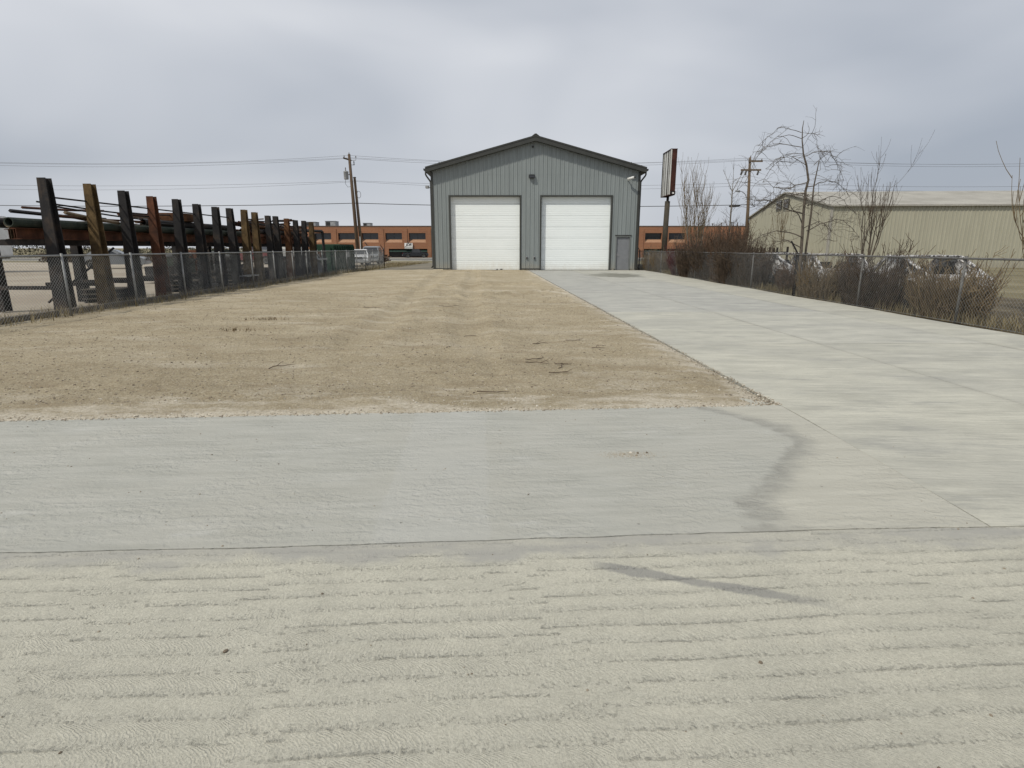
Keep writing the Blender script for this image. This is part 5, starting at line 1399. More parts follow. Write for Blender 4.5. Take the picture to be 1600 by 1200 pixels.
# camouflaged off-road buggies on the right
def buggy(label, loc, rz, s=1.0):
    v = empty('off_road_buggy', loc, rz, label=label, cat='buggy', group='camouflaged buggies behind the right fence')
    v.scale = (s, s, s)
    w2 = 0.78
    wheel = 0.36; base = (-1.05, 1.05)
    def side(outl, name, m, y0, y1, bev=0.0):
        return MB().prism(outl, 'y', y0, y1).build(name, m, v, bevel=bev)
    # hull between the wheels, front nose, rear bed
    arch = lambda bx, ra: [(bx + ra * math.cos(math.pi * i / 8), wheel + ra * math.sin(math.pi * i / 8)) for i in range(9)]
    hull = [(-1.72, 0.55), (-1.74, 0.92), (-0.95, 0.95), (-0.80, 0.58), (0.48, 0.50), (0.72, 0.92), (1.30, 0.92), (1.66, 0.80), (1.72, 0.52)] + arch(1.05, 0.46) + [(0.5, 0.28), (-0.5, 0.28)] + arch(-1.05, 0.46)
    me = MB().prism(hull, 'y', -w2, w2).mesh('hull', 'camo')
    bm = bmesh.new(); bm.from_mesh(me); bmesh.ops.triangulate(bm, faces=[f_ for f_ in bm.faces if len(f_.verts) > 4]); bm.to_mesh(me); bm.free()
    hu = bpy.data.objects.new('hull', me); C.objects.link(hu); hu.parent = v
    for s_ in (-1, 1):
        y0, y1 = sorted((s_ * (w2 + 0.004), s_ * (w2 + 0.03)))
        side([(-0.72, 0.36), (0.42, 0.32), (0.62, 0.86), (0.30, 0.60), (-0.35, 0.62), (-0.80, 0.90)], 'door_panel', 'camo', y0, y1)
        for a, b_ in (((-1.0, 0.94), (-0.62, 1.36)), ((0.85, 0.9), (0.15, 1.38)), ((-0.62, 1.36), (0.15, 1.38)), ((-0.62, 1.36), (-1.65, 0.92)), ((0.05, 0.52), (-0.55, 1.36))):
            MB().tube([(a[0], s_ * (w2 - 0.06), a[1]), (b_[0], s_ * (w2 - 0.12), b_[1])], 0.042, 6).build('cage_tube', 'camo', v)
        side([(-0.55, 0.5), (-0.05, 0.5), (-0.05, 0.64), (-0.42, 0.68), (-0.56, 1.15), (-0.70, 1.15)], 'seat', 'camo_dark', s_ * 0.36 - 0.24, s_ * 0.36 + 0.24, 0.03)
        MB().box(1.66, 1.73, s_ * 0.55 - 0.14, s_ * 0.55 + 0.14, 0.60, 0.74).build('headlight', 'lamp_lens', v)
    for s_ in (-1, 1):
        y0, y1 = sorted((s_ * (w2 - 0.15), s_ * (w2 - 0.135)))
        side([(-1.55, 0.93), (-0.98, 0.95), (-0.80, 0.60), (0.0, 0.55), (0.55, 0.95), (0.15, 1.34), (-0.60, 1.33)], 'side_panel', 'camo', y0, y1)
    MB().box(-0.68, 0.2, -w2 + 0.08, w2 - 0.08, 1.37, 1.41).build('roof', 'camo', v, bevel=0.02)
    MB().tube([(0.32, -0.36, 0.84), (0.22, -0.36, 0.94)], 0.16, 10).build('steering_wheel', 'black', v)
    MB().box(-0.9, 0.6, -w2 + 0.05, w2 - 0.05, 0.2, 0.277).build('skid_plate', 'black', v)
    for bx in base:
        for s_ in (-1, 1):
            wh = MB().lathe([(0.18, -0.13), (0.31, -0.14), (wheel, -0.09), (wheel, 0.09), (0.31, 0.14), (0.18, 0.13)], 16, (0, 0, 0), 'y').build('wheel', 'rubber', v)
            wh.location = (bx, s_ * (w2 - 0.10), wheel)
            MB().lathe([(0.05, -0.1), (0.175, -0.13), (0.175, 0.13), (0.05, 0.1)], 12, (0, 0, 0), 'y').build('rim', 'grey_plastic', wh)
    return v
buggy('grey and white camouflaged buggy behind the brush, nearest the dark fence post', (10.75, 19.9, -0.05), R(78))
buggy('grey and white camouflaged buggy second from the dark fence post', (10.9, 23.7, -0.05), R(96))
buggy('grey and white camouflaged buggy half hidden by the reddish thicket', (11.2, 30.6, -0.05), R(84), 0.93)
buggy('grey and white camouflaged buggy nearest the photographer, right of the large tree', (10.7, 15.6, -0.05), R(88))
dm = empty('storage_tank', (11.6, 35.2, 0), label='rounded white tank on legs behind the red stemmed shrub', cat='tank')
MB().lathe([(0.05, -0.75), (0.35, -0.70), (0.48, -0.5), (0.5, 0.5), (0.35, 0.70), (0.05, 0.75)], 18, (0, 0, 0.95), 'y').build('vessel', 'white_plastic', dm, smooth=True)
for s_ in (-1, 1):
    for q in (-0.4, 0.4): MB().box(s_ * 0.3 - 0.04, s_ * 0.3 + 0.04, q - 0.04, q + 0.04, -0.05, 0.62).build('leg', 'steel', dm)
MB().lathe([(0.14, 1.42), (0.16, 1.5), (0.05, 1.53)], 12).build('cap', 'black', dm)

# ================================================================== POLE SIGN
ps = empty('pole_sign', (12.82, 49.8, -0.05), label='tall derelict pole sign with an empty rusted cabinet', cat='sign')
MB().tube([(-0.06, 0, 0), (0.02, 0, 5.35)], [0.235, 0.215], 10).build('post', 'sign_post', ps, smooth=True)
MB().tube([(0.02, 0, 5.3), (0.03, 0, 5.75)], 0.11, 8).build('neck', 'rust_black', ps)
cz0, cz1 = 5.78, 9.18
hx, hy = 0.25, 1.25
for s_ in (-1, 1):
    lo_, hi_ = sorted((s_ * hy, s_ * (hy - 0.06)))
    MB().box(-hx, hx, lo_, hi_, cz0, cz1).build('side_sheet', 'rust_panel', ps)
    o = MB().box(-hx - 0.012, -hx + 0.09, lo_ - 0.004, hi_ + 0.004, cz0 - 0.01, cz1 + 0.01).build('edge_frame', 'sign_inner' if s_ < 0 else 'rust_black', ps)
for z0, z1, nm in ((cz0 - 0.05, cz0 - 0.003, 'bottom_sheet'), (cz1 + 0.003, cz1 + 0.05, 'top_sheet')):
    MB().box(-hx - 0.015, hx + 0.015, -hy - 0.015, hy + 0.015, z0, z1).build(nm, 'rust_panel', ps)
MB().box(-0.21, -0.17, -hy + 0.065, hy - 0.065, cz0, cz1).build('back_panel', 'sign_inner', ps)
for y, w_ in ((-0.95, 0.03), (-0.45, 0.10), (0.30, 0.04), (0.85, 0.03)):
    MB().box(-0.232, -0.212, y - w_, y + w_, cz0 + 0.02, cz1 - 0.02).build('panel_seam', 'rust_black', ps)
MB().box(-0.1, 0.28, -hy - 0.05, -hy - 0.018, cz0 + 0.02, cz0 + 0.25).build('torn_flap', 'rust_black', ps)
MB().box(0.02, 0.16, -hy - 0.07, -hy - 0.052, cz0 + 0.05, cz0 + 0.16).build('pale_tag', 'sign_white', ps)

# ================================================================== BEIGE SHED
bs = empty('beige_shed', (27.2, 60.0, gz(60)), R(-93.4), label='beige ribbed metal shed with two louvred vents in its gable', cat='building')
hw = 10.0; eh = 4.95; pk = 6.83; sl = 24.0
nst = 64; wst = 2 * hw / nst
zt = lambda x: pk - abs(x) / hw * (pk - eh)
for i in range(nst):
    xa = -hw + i * wst; xb = xa + wst
    mb = MB()
    pr = [(xa, 0), (xa + 0.03, -0.045), (xa + 0.09, -0.045), (xa + 0.12, 0), (xb, 0)]
    for (u, du), (w_, dw) in zip(pr, pr[1:]):
        mb.add([(u, du, -0.1), (w_, dw, -0.1), (w_, dw, zt(w_)), (u, du, zt(u))], [(0, 1, 2, 3)])
    mb.build('siding_panel', 'beige_siding', bs)
for s_ in (-1, 1):
    mb = MB()
    for j in range(80):
        y = sl * j / 80
        pr = [(y, 0), (y + 0.03, 0.045), (y + 0.09, 0.045), (y + 0.12, 0), (y + sl / 80, 0)]
        for (u, du), (w_, dw) in zip(pr, pr[1:]):
            mb.add([(s_ * (hw + du), u, -0.1), (s_ * (hw + dw), w_, -0.1), (s_ * (hw + dw), w_, eh), (s_ * (hw + du), u, eh)], [(0, 1, 2, 3)])
    mb.build('side_wall', 'beige_siding', bs)
    MB().add([(0, -0.2, pk + 0.03), (s_ * (hw + 0.25), -0.2, eh - 0.02), (s_ * (hw + 0.25), sl, eh - 0.02), (0, sl, pk + 0.03),
              (0, -0.2, pk + 0.16), (s_ * (hw + 0.25), -0.2, eh + 0.11), (s_ * (hw + 0.25), sl, eh + 0.11), (0, sl, pk + 0.16)],
             [(0, 1, 2, 3), (7, 6, 5, 4), (0, 4, 5, 1), (1, 5, 6, 2), (2, 6, 7, 3), (3, 7, 4, 0)]).build('roof', 'sidewalk', bs)
    MB().box(s_ * hw - 0.08, s_ * hw + 0.08, -0.06, 0.1, -0.1, eh - 0.03).build('corner_trim', 'sidewalk', bs)
for cx in (-1.35, 0.45):
    lv = MB().box(cx - 0.68, cx + 0.68, -0.10, -0.047, 5.42, 6.28).build('louvre_vent', 'trim', bs)
    for q in range(6):
        z = 5.50 + q * 0.125
        MB().add([(cx - 0.62, -0.105, z), (cx + 0.62, -0.105, z), (cx + 0.62, -0.17, z - 0.05), (cx - 0.62, -0.17, z - 0.05), (cx - 0.62, -0.105, z + 0.02), (cx + 0.62, -0.105, z + 0.02), (cx + 0.62, -0.17, z - 0.03), (cx - 0.62, -0.17, z - 0.03)],
            [(0, 1, 2, 3), (7, 6, 5, 4), (0, 4, 5, 1), (1, 5, 6, 2), (2, 6, 7, 3), (3, 7, 4, 0)]).build('blade', 'grey_plastic', lv)
# dark slatted stakes standing before the shed
sk = empty('stake_rack', (20.3, 50.0, 0), label='dark row of upright stakes on a rail in front of the beige shed', cat='rack')
for q in range(13):
    x = -2.1 + q * 0.35 + (0.08 if q % 3 else 0)
    MB().box(x - 0.07, x + 0.07, -0.04, 0.04, -0.05, 1.6 - 0.05 * (q % 2)).build('stake', 'rust_black', sk)
MB().box(-2.3, 3.0, -0.09, -0.043, 1.10, 1.24).build('rail', 'rust_black', sk)
MB().box(2.9, 3.05, -0.04, 0.06, -0.05, 1.65).build('end_post', 'rust_black', sk)

# ================================================================== TREES AND SHRUBS
class Twigs:
    """grows limbs as tapered tubes; thick ones and thin ones go to separate parts"""
    def __init__(self, seed): self.r = random.Random(seed); self.big = MB(); self.small = MB()
    def limb(self, p, d, L, r, depth, up=0.15, wander=0.25, kids=(2, 4), spread=0.8, taper=0.35, droop=0.0, seg=5, minr=0.004, shrink=0.62):
        R_ = self.r
        pts = [Vector(p)]; d = Vector(d).normalized()
        for i in range(seg):
            d = (d + Vector((R_.uniform(-1, 1), R_.uniform(-1, 1), R_.uniform(-1, 1))) * wander + Vector((0, 0, up - droop * (i / seg)))).normalized()
            pts.append(pts[-1] + d * (L / seg))
        rads = [max(minr * 0.6, r * (1 - (1 - taper) * i / seg)) for i in range(seg + 1)]
        tgt = self.big if r > 0.022 else self.small
        tgt.tube(pts, rads, 6 if r > 0.022 else 3, cap=False)
        if depth <= 0: return pts
        for k in range(R_.randint(*kids)):
            t = R_.uniform(0.25, 1.0) * seg
            i = min(int(t), seg - 1)
            q = pts[i].lerp(pts[i + 1], t - i)
            base = (pts[i + 1] - pts[i]).normalized()
            side = Vector((R_.uniform(-1, 1), R_.uniform(-1, 1), R_.uniform(-0.5, 0.7)))
            nd = (base * (1 - spread * 0.5) + side * spread).normalized()
            self.limb(q, nd, L * R_.uniform(shrink * 0.75, shrink * 1.15), max(minr, rads[i] * R_.uniform(0.45, 0.7)), depth - 1, up, wander, kids, spread, taper, droop, max(3, seg - 1), minr, shrink)
        return pts
    def finish(self, root, m_big, m_small):
        if self.big.v: self.big.build('trunk', m_big, root, smooth=True)
        if self.small.v:
            o = bpy.data.objects.new('twigs', None)
            me = bpy.data.meshes.new('twigs'); me.from_pydata(self.small.v, [], self.small.f); me.materials.append(M[m_small])
            o = bpy.data.objects.new('twigs', me); C.objects.link(o); o.parent = root; o['kind'] = 'stuff'

# the large crooked tree at the right
bt = empty('bare_tree', (9.78, 20.0, -0.05), label='large crooked bare tree with arching drooping branches at the right fence', cat='tree')
T = Twigs(5)
trunk = [(0, 0, 0), (0.02, 0.0, 1.2), (-0.02, 0.05, 2.2), (-0.05, 0.1, 3.0), (-0.12, 0.05, 3.7), (-0.06, 0.0, 4.05), (-0.30, 0.0, 4.55), (-0.62, -0.05, 4.9), (-0.75, 0.0, 5.35), (-0.82, 0.0, 5.75), (-0.78, 0.0, 6.0)]
trunk = [(x * 0.5, y, z * 0.93) for x, y, z in trunk]
T.big.tube(trunk, [0.062, 0.055, 0.05, 0.044, 0.04, 0.037, 0.032, 0.026, 0.02, 0.015, 0.009], 8, cap=False)
T2 = [(0.30, 0.3, 0), (0.30, 0.3, 1.6), (0.36, 0.35, 2.7), (0.32, 0.3, 3.6), (0.40, 0.3, 4.4)]
T.big.tube(T2, [0.045, 0.038, 0.032, 0.024, 0.014], 7, cap=False)
def arch_branch(p, dirx, diry, L, rise, drop, r, twn, seed):
    R_ = random.Random(seed)
    pts = []
    for i in range(11):
        t = i / 10
        pts.append(Vector((p[0] + dirx * L * (t ** 0.85), p[1] + diry * L * t, p[2] + rise * math.sin(math.pi * min(1, t * 1.1) * 0.62) * 1.15 - drop * t ** 2.4)) + Vector((R_.uniform(-1, 1), R_.uniform(-1, 1), R_.uniform(-1, 1))) * 0.035)
    rd = [max(0.006, r * (1 - 0.82 * i / 10)) for i in range(11)]
    T.big.tube(pts, rd, 5, cap=False)
    for k in range(twn):
        i = R_.randint(2, 10)
        T.limb(pts[i], (R_.uniform(-1, 1), R_.uniform(-1, 1), R_.uniform(-0.7, 0.8)), R_.uniform(0.25, 0.8), 0.008, 1, 0.0, 0.35, (1, 3), 0.9, 0.4, 0.12, 4, 0.0045)
for a in (((-0.78, 0, 5.6), -1, 0.1, 1.5, 0.35, 1.05, 0.016, 5, 1), ((-0.80, 0, 5.45), -1, -0.2, 1.9, 0.2, 1.5, 0.016, 6, 2), ((-0.7, 0, 5.15), -0.9, 0.2, 2.1, 0.30, 1.45, 0.018, 6, 3), ((-0.62, 0, 4.92), -1, 0, 1.2, 0.05, 0.4, 0.014, 5, 4),
          ((-0.1, 0, 3.95), -1, -0.1, 1.55, -0.25, -0.55, 0.026, 9, 5), ((-0.1, 0, 3.6), -1, 0.25, 1.7, -0.10, 0.2, 0.028, 10, 6), ((-0.03, 0.1, 2.9), -1, 0.1, 1.9, 0.35, -0.25, 0.034, 12, 7), ((0, 0.1, 2.6), -0.8, -0.4, 1.4, 0.5, -0.4, 0.028, 11, 8),
          ((0, 0, 2.1), -1, 0.3, 1.9, 0.35, 0.9, 0.03, 12, 9), ((0, 0, 1.7), -1, -0.1, 1.5, 0.4, 0.7, 0.026, 10, 10), ((-0.75, 0, 5.4), 0.9, 0.2, 0.9, 0.4, 1.2, 0.014, 5, 11), ((-0.6, 0, 4.8), 1, -0.1, 1.4, 0.35, 0.9, 0.018, 8, 12),
          ((-0.1, 0, 3.8), 1, 0.2, 1.6, 0.3, 0.4, 0.024, 10, 13), ((0.4, 0.3, 3.2), 1, 0.1, 1.7, 0.4, 0.5, 0.024, 12, 14), ((0.4, 0.3, 2.3), 1, -0.2, 1.7, 0.5, 0.6, 0.026, 12, 15), ((0.5, 0.3, 4.6), 0.8, 0.2, 1.2, 0.5, 0.5, 0.016, 8, 16),
          ((0.0, 0, 3.2), -0.4, -0.9, 1.4, 0.35, 0.4, 0.022, 9, 17), ((0.0, 0, 2.4), 0.3, -0.9, 1.5, 0.3, 0.6, 0.022, 9, 18), ((0, 0, 3.4), -0.5, 0.9, 1.7, 0.4, 0.6, 0.022, 9, 19), ((-0.3, 0, 4.5), -0.9, 0.4, 1.3, 0.5, 0.8, 0.016, 8, 20)):
    (x_, y_, z_), dx_, dy_, L_, ri_, dr_, r_b, nt_, sd_ = a
    arch_branch((x_ * 0.5, y_, z_ * 0.93), dx_, dy_, L_ * 0.98, ri_, dr_ + 0.15, r_b * 0.7, nt_ + 5, sd_)
T.finish(bt, 'bark_grey', 'bark_grey')

def multi_stem(label, loc, n, H, lean, seed, mb_, ms, depth=2, r0=0.03, kids=(3, 5), spread=0.55, name='bare_tree', cat='tree', up=0.35):
    t = empty(name, loc, label=label, cat=cat)
    T = Twigs(seed); R_ = T.r
    for i in range(n):
        a = R_.uniform(0, 6.28); q = R_.uniform(0.1, 1) * lean
        T.limb((0.12 * math.cos(a), 0.12 * math.sin(a), 0), (q * math.cos(a), q * math.sin(a), 1), H * R_.uniform(0.6, 0.95), r0 * R_.uniform(0.7, 1.2), depth, up, 0.10, kids, spread, 0.3, 0, 6, 0.010, 0.5)
    T.finish(t, mb_, ms)
    return t
multi_stem('bushy multi stemmed bare tree beside the pole sign', (11.0, 35.6, -0.05), 11, 4.9, 0.42, 21, 'bark_pale', 'twig_tan', 2, 0.036, (4, 7))
# slender tree with a straight stem
stt = empty('bare_tree', (15.15, 41.5, -0.05), label='slender single stemmed bare tree before the brick wall', cat='tree')
T = Twigs(33)
pts = [(0, 0, 0), (0.03, 0, 1.5), (-0.02, 0, 3.0), (-0.02, 0, 4.4), (-0.05, 0, 5.4)]
T.big.tube(pts, [0.075, 0.065, 0.055, 0.045, 0.035], 7, cap=False)
for dx, L in ((-0.55, 1.6), (0.45, 1.9), (0.05, 1.7)):
    T.limb((-0.05, 0, 5.35), (dx, T.r.uniform(-0.3, 0.3), 1), L, 0.026, 1, 0.05, 0.06, (4, 6), 0.5, 0.25, 0, 6, 0.007, 0.4)
for i in range(26):
    z = 1.6 + i * 0.15
    a = T.r.uniform(0, 6.28)
    T.limb((0, 0, z), (math.cos(a), math.sin(a), 0.7), T.r.uniform(0.5, 1.5) * (1.35 - z / 6.5), 0.014, 1, 0.1, 0.12, (2, 4), 0.6, 0.3, 0, 4, 0.006)
T.finish(stt, 'bark_pale', 'bark_grey')
multi_stem('thin bare sapling standing left of the beige shed', (17.2, 38.0, -0.05), 4, 4.2, 0.5, 45, 'bark_pale', 'twig_tan', 2, 0.02, (3, 5), 0.5)
multi_stem('spreading bare tree far right before the beige shed', (24.5, 41.0, -0.05), 7, 6.4, 0.5, 52, 'bark_grey', 'twig_brown', 2, 0.06, (4, 6), 0.7)
multi_stem('pale bare tree behind the fence at the far right', (12.8, 14.2, -0.05), 5, 4.4, 0.35, 61, 'bark_pale', 'twig_tan', 2, 0.035, (4, 6), 0.6)

# shrubs along the right fence, each one its own
def shrub(label, loc, n, H, W, m, seed, name='bare_shrub'):
    t = empty(name, loc, label=label, cat='shrub', group=None)
    R_ = random.Random(seed); mb = MB()
    for i in range(int(n * 3.0)):
        a = R_.uniform(0, 6.28); q = math.sqrt(R_.random()) * W
        p = Vector((q * 0.45 * math.cos(a), q * 1.25 * math.sin(a), 0)); d = Vector((0.55 * W * math.cos(a) * R_.random(), 0.7 * W * math.sin(a) * R_.random(), H)) * (R_.uniform(0.35, 1.0) if R_.random() < 0.88 else R_.uniform(1.0, 1.5))
        j = lambda s_: Vector((R_.uniform(-s_, s_), R_.uniform(-s_, s_), R_.uniform(-s_, s_)))
        pp = [p, p + d * 0.35 + j(0.05), p + d * 0.7 + j(0.08), p + d + j(0.10)]
        mb.tube(pp, [0.013, 0.011, 0.009, 0.005], 3, cap=False)
        for _ in range(R_.randint(1, 4)):
            k = R_.choice((1, 2)); q0 = pp[k].lerp(pp[k + 1], R_.random())
            e_ = q0 + Vector((R_.uniform(-1, 1), R_.uniform(-1, 1), R_.uniform(0.2, 1.2))) * 0.22 * H / 1.2
            mb.tube([q0, q0.lerp(e_, 0.5) + j(0.03), e_], [0.0075, 0.006, 0.004], 3, cap=False)
    me = bpy.data.meshes.new('twigs'); me.from_pydata(mb.v, [], mb.f); me.materials.append(M[m])
    o = bpy.data.objects.new('twigs', me); C.objects.link(o); o.parent = t; o['kind'] = 'stuff'
    st = MB()
    for i in range(6):
        a = i * 1.05; st.tube([(0.05 * math.cos(a), 0.05 * math.sin(a), -0.03), (0.16 * W * math.cos(a), 0.2 * W * math.sin(a), 0.35 * H)], [0.016, 0.010], 5)
    st.build('stems', m, t)
    return t
sp = [('straw coloured thin shrub near the metal building corner', 41.0, 90, 1.1, 0.8, 'twig_tan'),
      ('straggly tan shrub at the foot of the pole sign', 38.6, 150, 1.2, 0.9, 'twig_tan'),
      ('purple red stemmed shrub beside the pole sign', 34.0, 420, 1.25, 1.1, 'twig_red'),
      ('dense brown shrub right of the purple red one', 31.4, 420, 1.5, 1.1, 'twig_brown'),
      ('dense brown shrub below the bushy multi stemmed tree', 29.3, 420, 1.6, 1.1, 'twig_brown'),
      ('tallest brown shrub of the fence thicket', 27.4, 420, 1.85, 1.0, 'twig_orange'),
      ('brown shrub between the tall one and the camouflaged buggies', 25.5, 380, 1.55, 1.0, 'twig_brown'),
      ('brown shrub before the second camouflaged buggy', 23.8, 230, 1.3, 0.8, 'twig_brown'),
      ('low rusty brown shrub hiding a buggy wheel', 20.7, 220, 0.75, 0.6, 'twig_orange'),
      ('thin tan shrub at the foot of the large crooked tree', 18.4, 140, 1.0, 0.7, 'twig_tan'),
      ('brown shrub by the fence right of the large crooked tree', 15.8, 240, 1.2, 0.9, 'twig_brown'),
      ('tan shrub nearest the right edge along the fence', 13.2, 200, 1.0, 0.8, 'twig_tan')]
for i, (lb, y, n, H, W_, m) in enumerate(sp):
    shrub(lb, (9.62 + 0.15 * (i % 3), y, -0.04), n, H, W_, m, 70 + i)
multi_stem('spindly brown shrub rising above the fence thicket', (10.6, 28.2, -0.05), 12, 2.3, 0.5, 81, 'twig_brown', 'twig_orange', 2, 0.014, (3, 5), 0.5, 'bare_shrub', 'shrub')
multi_stem('rust tinged shrub before the brick wall', (12.4, 33.0, -0.05), 14, 2.2, 0.55, 83, 'twig_orange', 'twig_orange', 2, 0.014, (3, 5), 0.5, 'bare_shrub', 'shrub')

# strips of dead grass along both fences: nobody could count the blades
def grass(name, label, spots, m, seed, h=(0.08, 0.3)):
    R_ = random.Random(seed); vs = []; fs = []
    for (x, y, z) in spots:
        a = R_.uniform(0, 6.28); H = R_.uniform(*h); w = R_.uniform(0.004, 0.010); l = R_.uniform(0.1, 0.7) * H
        dx, dy = math.cos(a), math.sin(a); k = len(vs)
        vs += [(x - dy * w, y + dx * w, z), (x + dy * w, y - dx * w, z), (x + dx * l * 0.4 + dy * w * 0.7, y + dy * l * 0.4 - dx * w * 0.7, z + H * 0.6), (x + dx * l * 0.4 - dy * w * 0.7, y + dy * l * 0.4 + dx * w * 0.7, z + H * 0.6), (x + dx * l, y + dy * l, z + H)]
        fs += [(k, k + 1, k + 2, k + 3), (k + 3, k + 2, k + 4)]
    me = bpy.data.meshes.new(name); me.from_pydata(vs, [], fs); me.materials.append(M[m])
    o = bpy.data.objects.new(name, me); C.objects.link(o)
    return tag(o, label, 'grass', kind='stuff')
R_ = random.Random(91)
grass('dead_grass', 'dead grass and weeds along the foot of the left fence', [(-10.1 - 0.0118 * (y - 9) + R_.gauss(0, 0.28), y, 0.0) for y in [R_.uniform(7, 47) for _ in range(7000)]], 'dead_grass', 92, (0.05, 0.32))
grass('dead_grass', 'matted dead grass under the brush along the right fence', [(9.45 + abs(R_.gauss(0, 0.45)), y, -0.02) for y in [R_.uniform(7, 52) for _ in range(9000)]], 'dead_grass', 93, (0.05, 0.35))
grass('dead_grass', 'dry verge grass beyond the far corner of the left fence', [(R_.uniform(-13, -9.2), y, gz(y) - 0.03) for y in [R_.uniform(48.2, 66) for _ in range(5000)]], 'dead_grass', 94, (0.05, 0.25))
tuft = 0
for (x, y, lb) in ((-5.16, 10.6, 'dark clump of dead weeds in the gravel, nearer of two'), (-5.2, 12.2, 'dark clump of dead weeds in the gravel, farther of two')):
    sp_ = [(x + R_.gauss(0, 0.22), y + R_.gauss(0, 0.07), gh(x, y) - 0.01) for _ in range(80)]
    o = grass('weed_clump', lb, sp_, 'twig_tan', 95, (0.02, 0.09)); del o['kind']; o['category'] = 'weeds'
# timber sleepers lying along the foot of the left fence
for i, (y0, y1) in enumerate(((8.0, 13.0), (13.3, 18.0), (18.3, 22.0), (22.3, 26.2), (26.5, 30.6))):
    o = MB().box(-0.11, 0.11, 0, y1 - y0, -0.06, 0.17).build('timber_sleeper', 'wood_weathered', bevel=0.015)
    o.location = (-10.22 - 0.0118 * (y0 - 9), y0, 0); o.rotation_euler = (0, 0, R(0.9 - 0.6 * (i % 2)))
    tag(o, ['first', 'second', 'third', 'fourth', 'fifth'][i] + ' weathered timber, counting from the near end of the left fence', 'timber', 'timbers at the foot of the left fence')
# stool-like scrap table by the fence
tb = empty('metal_stand', (-10.75, 23.9, 0), label='small pale topped metal stand just inside the left fence', cat='stand')
MB().box(-0.2, 0.2, -0.55, 0.55, 0.42, 0.47).build('top', 'steel', tb)
for s_ in (-1, 1):
    for q in (-1, 1): MB().tube([(s_ * 0.17, q * 0.5, 0), (s_ * 0.15, q * 0.4, 0.42)], 0.02, 5).build('leg', 'rust_black', tb)

# ---- far background: hedges and woods that read as one mass
def far_wood(name, label, x0, x1, y, z, h, n, seed, m='conifer'):
    R_ = random.Random(seed); vs = []; fs = []
    for _ in range(n * 2):
        x = R_.uniform(x0, x1); env = h * (0.55 + 0.45 * mnoise.noise(Vector((x * 0.09, seed, 0))) + 0.25 * mnoise.noise(Vector((x * 0.4, seed, 3))))
        zz = z + env * (R_.random() ** 0.8); yy = y + R_.uniform(-2, 2); s_ = R_.uniform(0.1, 0.3)
        k = len(vs)
        for _i in range(3): vs.append((x + R_.uniform(-s_, s_), yy + R_.uniform(-s_, s_), zz + R_.uniform(-s_, s_)))
        fs.append((k, k + 1, k + 2))
    me = bpy.data.meshes.new(name); me.from_pydata(vs, [], fs); me.materials.append(M[m])
    o = bpy.data.objects.new(name, me); C.objects.link(o)
    return tag(o, label, 'trees', kind='stuff')
far_wood('far_wood', 'low dark belt of trees beyond the neighbouring yard', -170, -52, 128, -0.6, 4.2, 9000, 3)
far_wood('far_wood', 'low dark belt of trees beyond the right hand yard', 62, 190, 130, -0.6, 4.8, 9000, 8)
far_wood('far_hedge', 'scrubby brush along the far side of the neighbouring yard', -60, -16, 76, gz(76), 1.6, 6000, 12, 'twig_brown')
far_wood('far_hedge', 'scrubby brush across the lot behind the right fence', 14.5, 60, 62, gz(62), 1.5, 5000, 14, 'twig_brown')

# ================================================================== LOOSE STONES, TWIGS
def stones(name, label, pts, seed):
    R_ = random.Random(seed)
    base = []
    for k in range(6):
        bm = bmesh.new(); bmesh.ops.create_icosphere(bm, subdivisions=1, radius=1.0)
        vs = [tuple(v.co * R_.uniform(0.72, 1.15)) for v in bm.verts]; fs = [tuple(v.index for v in f_.verts) for f_ in bm.faces]
        bm.free(); base.append((np.array(vs), np.array(fs)))
    V = []; F = []; Tn = []; off = 0
    for x, y, z, r, tone in pts:
        vs, fs = base[R_.randrange(6)]
        a = R_.uniform(0, 6.28); c, s = math.cos(a), math.sin(a)
        q = vs * np.array([r * R_.uniform(0.8, 1.4), r * R_.uniform(0.8, 1.2), r * R_.uniform(0.5, 0.85)])
        q = np.stack([q[:, 0] * c - q[:, 1] * s + x, q[:, 0] * s + q[:, 1] * c + y, q[:, 2] + z + r * 0.25], 1)
        V.append(q); F.append(fs + off); off += len(vs); Tn.append(np.full(len(vs), tone))
    V = np.concatenate(V); F = np.concatenate(F); Tn = np.concatenate(Tn)
    me = bpy.data.meshes.new(name); me.from_pydata(V.tolist(), [], F.tolist())
    at = me.attributes.new('tone', 'FLOAT', 'POINT'); at.data.foreach_set('value', Tn.astype(np.float32))
    me.materials.append(M['stone'])
    o = bpy.data.objects.new(name, me); C.objects.link(o)
    return tag(o, label, 'stones', kind='stuff')
R_ = random.Random(101)
pts = []
nst_ = 20000
yv = [];
while len(yv) < nst_:
    y = 5.0 + 16.0 * (R_.random() ** 2.2); x = R_.uniform(-9.5, 2.6)
    if x > edgeX(y) - 0.05 or y < gravel_front(x) + 0.06: continue
    if abs(x) > 1.0 * y + 0.6: continue
    yv.append((x, y))
hv = gravel_height(np.array([p[0] for p in yv]), np.array([p[1] for p in yv]))
for (x, y), z in zip(yv, hv):
    near = min(y - gravel_front(x), (edgeX(y) - x) * 1.4)
    if y - gravel_front(x) < 0.5: z = 0.037
    if edgeX(y) - x < 0.3: z = min(z, 0.012)
    r = R_.choice((0.003, 0.0035, 0.004, 0.0045, 0.006, 0.009)) * R_.uniform(0.8, 1.3) * (1.0 + 0.02 * y)
    tone = min(1, max(0, R_.gauss(0.42, 0.2) + (0.25 if near < 0.6 else 0)))
    pts.append((x, y, z, r, tone))
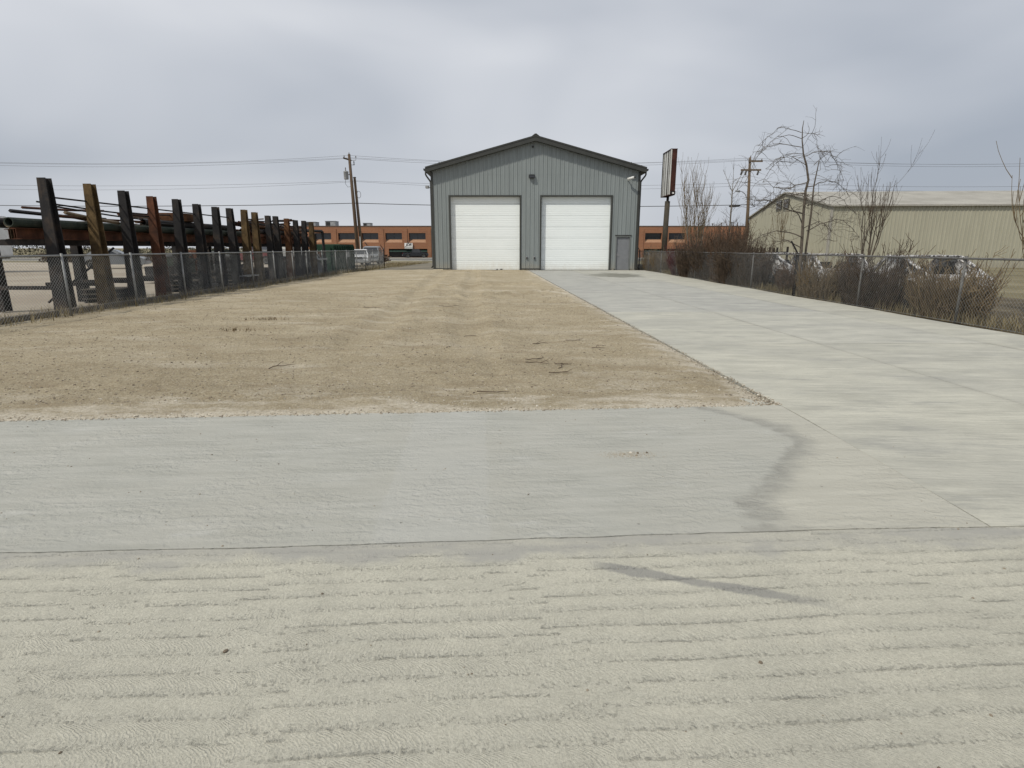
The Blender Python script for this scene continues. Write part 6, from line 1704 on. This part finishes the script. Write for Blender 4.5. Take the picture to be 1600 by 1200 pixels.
for _ in range(3800):      # crumbs spilling along the slab edges
    if R_.random() < 0.6:
        x = R_.uniform(-6.5, 2.5); y = gravel_front(x) + abs(R_.gauss(0.0, 0.14)) - 0.02 * R_.random()
    else:
        y = 5.5 + 14 * R_.random() ** 1.8; x = edgeX(y) - abs(R_.gauss(0, 0.10)) + 0.03
    pts.append((x, y, 0.03, R_.uniform(0.004, 0.011), min(1, max(0, R_.gauss(0.62, 0.25)))))
stones('gravel_stones', 'loose stones scattered over the gravel yard', pts, 5)
pts = []
for _ in range(260):
    x = R_.uniform(-4.5, 4.5); y = R_.uniform(1.3, 5.2)
    if y > gravel_front(x) - 0.05: continue
    pts.append((x, y, 0.03, R_.choice((0.002, 0.003, 0.003, 0.004, 0.006)), R_.uniform(0.05, 0.6)))
for _ in range(900):
    pts.append((R_.gauss(0.87, 0.11), R_.gauss(4.09, 0.038), 0.0295, R_.uniform(0.0015, 0.0035), R_.uniform(0.45, 0.85)))
for x, y, r, tn in ((0.90, 4.13, 0.014, 0.95), (0.84, 4.10, 0.010, 0.6), (0.95, 4.12, 0.012, 0.12), (1.02, 4.13, 0.012, 0.08), (0.93, 4.07, 0.009, 0.4), (-1.10, 1.92, 0.011, 0.15), (-0.85, 2.30, 0.007, 0.1), (0.93, 1.86, 0.008, 0.15)):
    pts.append((x, y, 0.03, r, tn))
stones('stray_grit', 'stray grit and crumbs lying on the concrete', pts, 6)
tw = [(-0.71, 10.2, 0.30, 0.25, 'dark straight stick lying alone in the middle of the gravel'), (0.34, 7.45, 0.34, -0.25, 'curved twig in the gravel left of the twig tangle'), (0.30, 7.75, 0.22, 0.5, 'short twig just behind the curved one'),
      (0.66, 7.35, 0.24, -0.5, 'forked twig at the centre of the twig tangle'), (0.62, 7.20, 0.20, 0.9, 'small twig crossing the twig tangle'), (0.58, 6.85, 0.26, -0.2, 'twig in front of the twig tangle'),
      (-2.99, 7.33, 0.34, 0.75, 'slanting twig at the left of the gravel'), (1.30, 8.6, 0.2, 0.6, 'dark twig close to the driveway edge'), (-0.2, 5.95, 0.34, 0.2, 'long low twig near the front edge of the gravel'), (-3.5, 14.5, 0.45, 0.1, 'thin stick in the gravel toward the left fence'),
      (-1.6, 14.8, 0.55, 0.15, 'thin stick in the middle distance of the gravel'), (1.0, 9.3, 0.24, -0.3, 'dark bent twig right of the lone straight stick'), (0.45, 9.0, 0.26, 0.15, 'thin twig below the lone straight stick')]
for i, (x, y, L, a, lb) in enumerate(tw):
    R2 = random.Random(200 + i)
    z = gh(x, y) + 0.012
    t = empty('fallen_twig', (x, y, z), a, label=lb, cat='twig', group='twigs fallen on the gravel')
    pts = [Vector((-L / 2 + L * q / 5, R2.uniform(-0.018, 0.018) + 0.04 * math.sin(q * 0.7 + i), R2.uniform(0, 0.014))) for q in range(6)]
    MB().tube(pts, [0.006, 0.0055, 0.005, 0.0045, 0.004, 0.002], 5).build('stick', 'twig_brown', t)
    if i not in (0, 8, 9, 10):
        q = R2.randint(1, 3)
        MB().tube([pts[q], pts[q] + Vector((0.07, R2.choice((-1, 1)) * 0.06, 0.02)), pts[q] + Vector((0.12, R2.choice((-1, 1)) * 0.08, 0.03))], [0.005, 0.004, 0.002], 4).build('side_shoot', 'twig_brown', t)
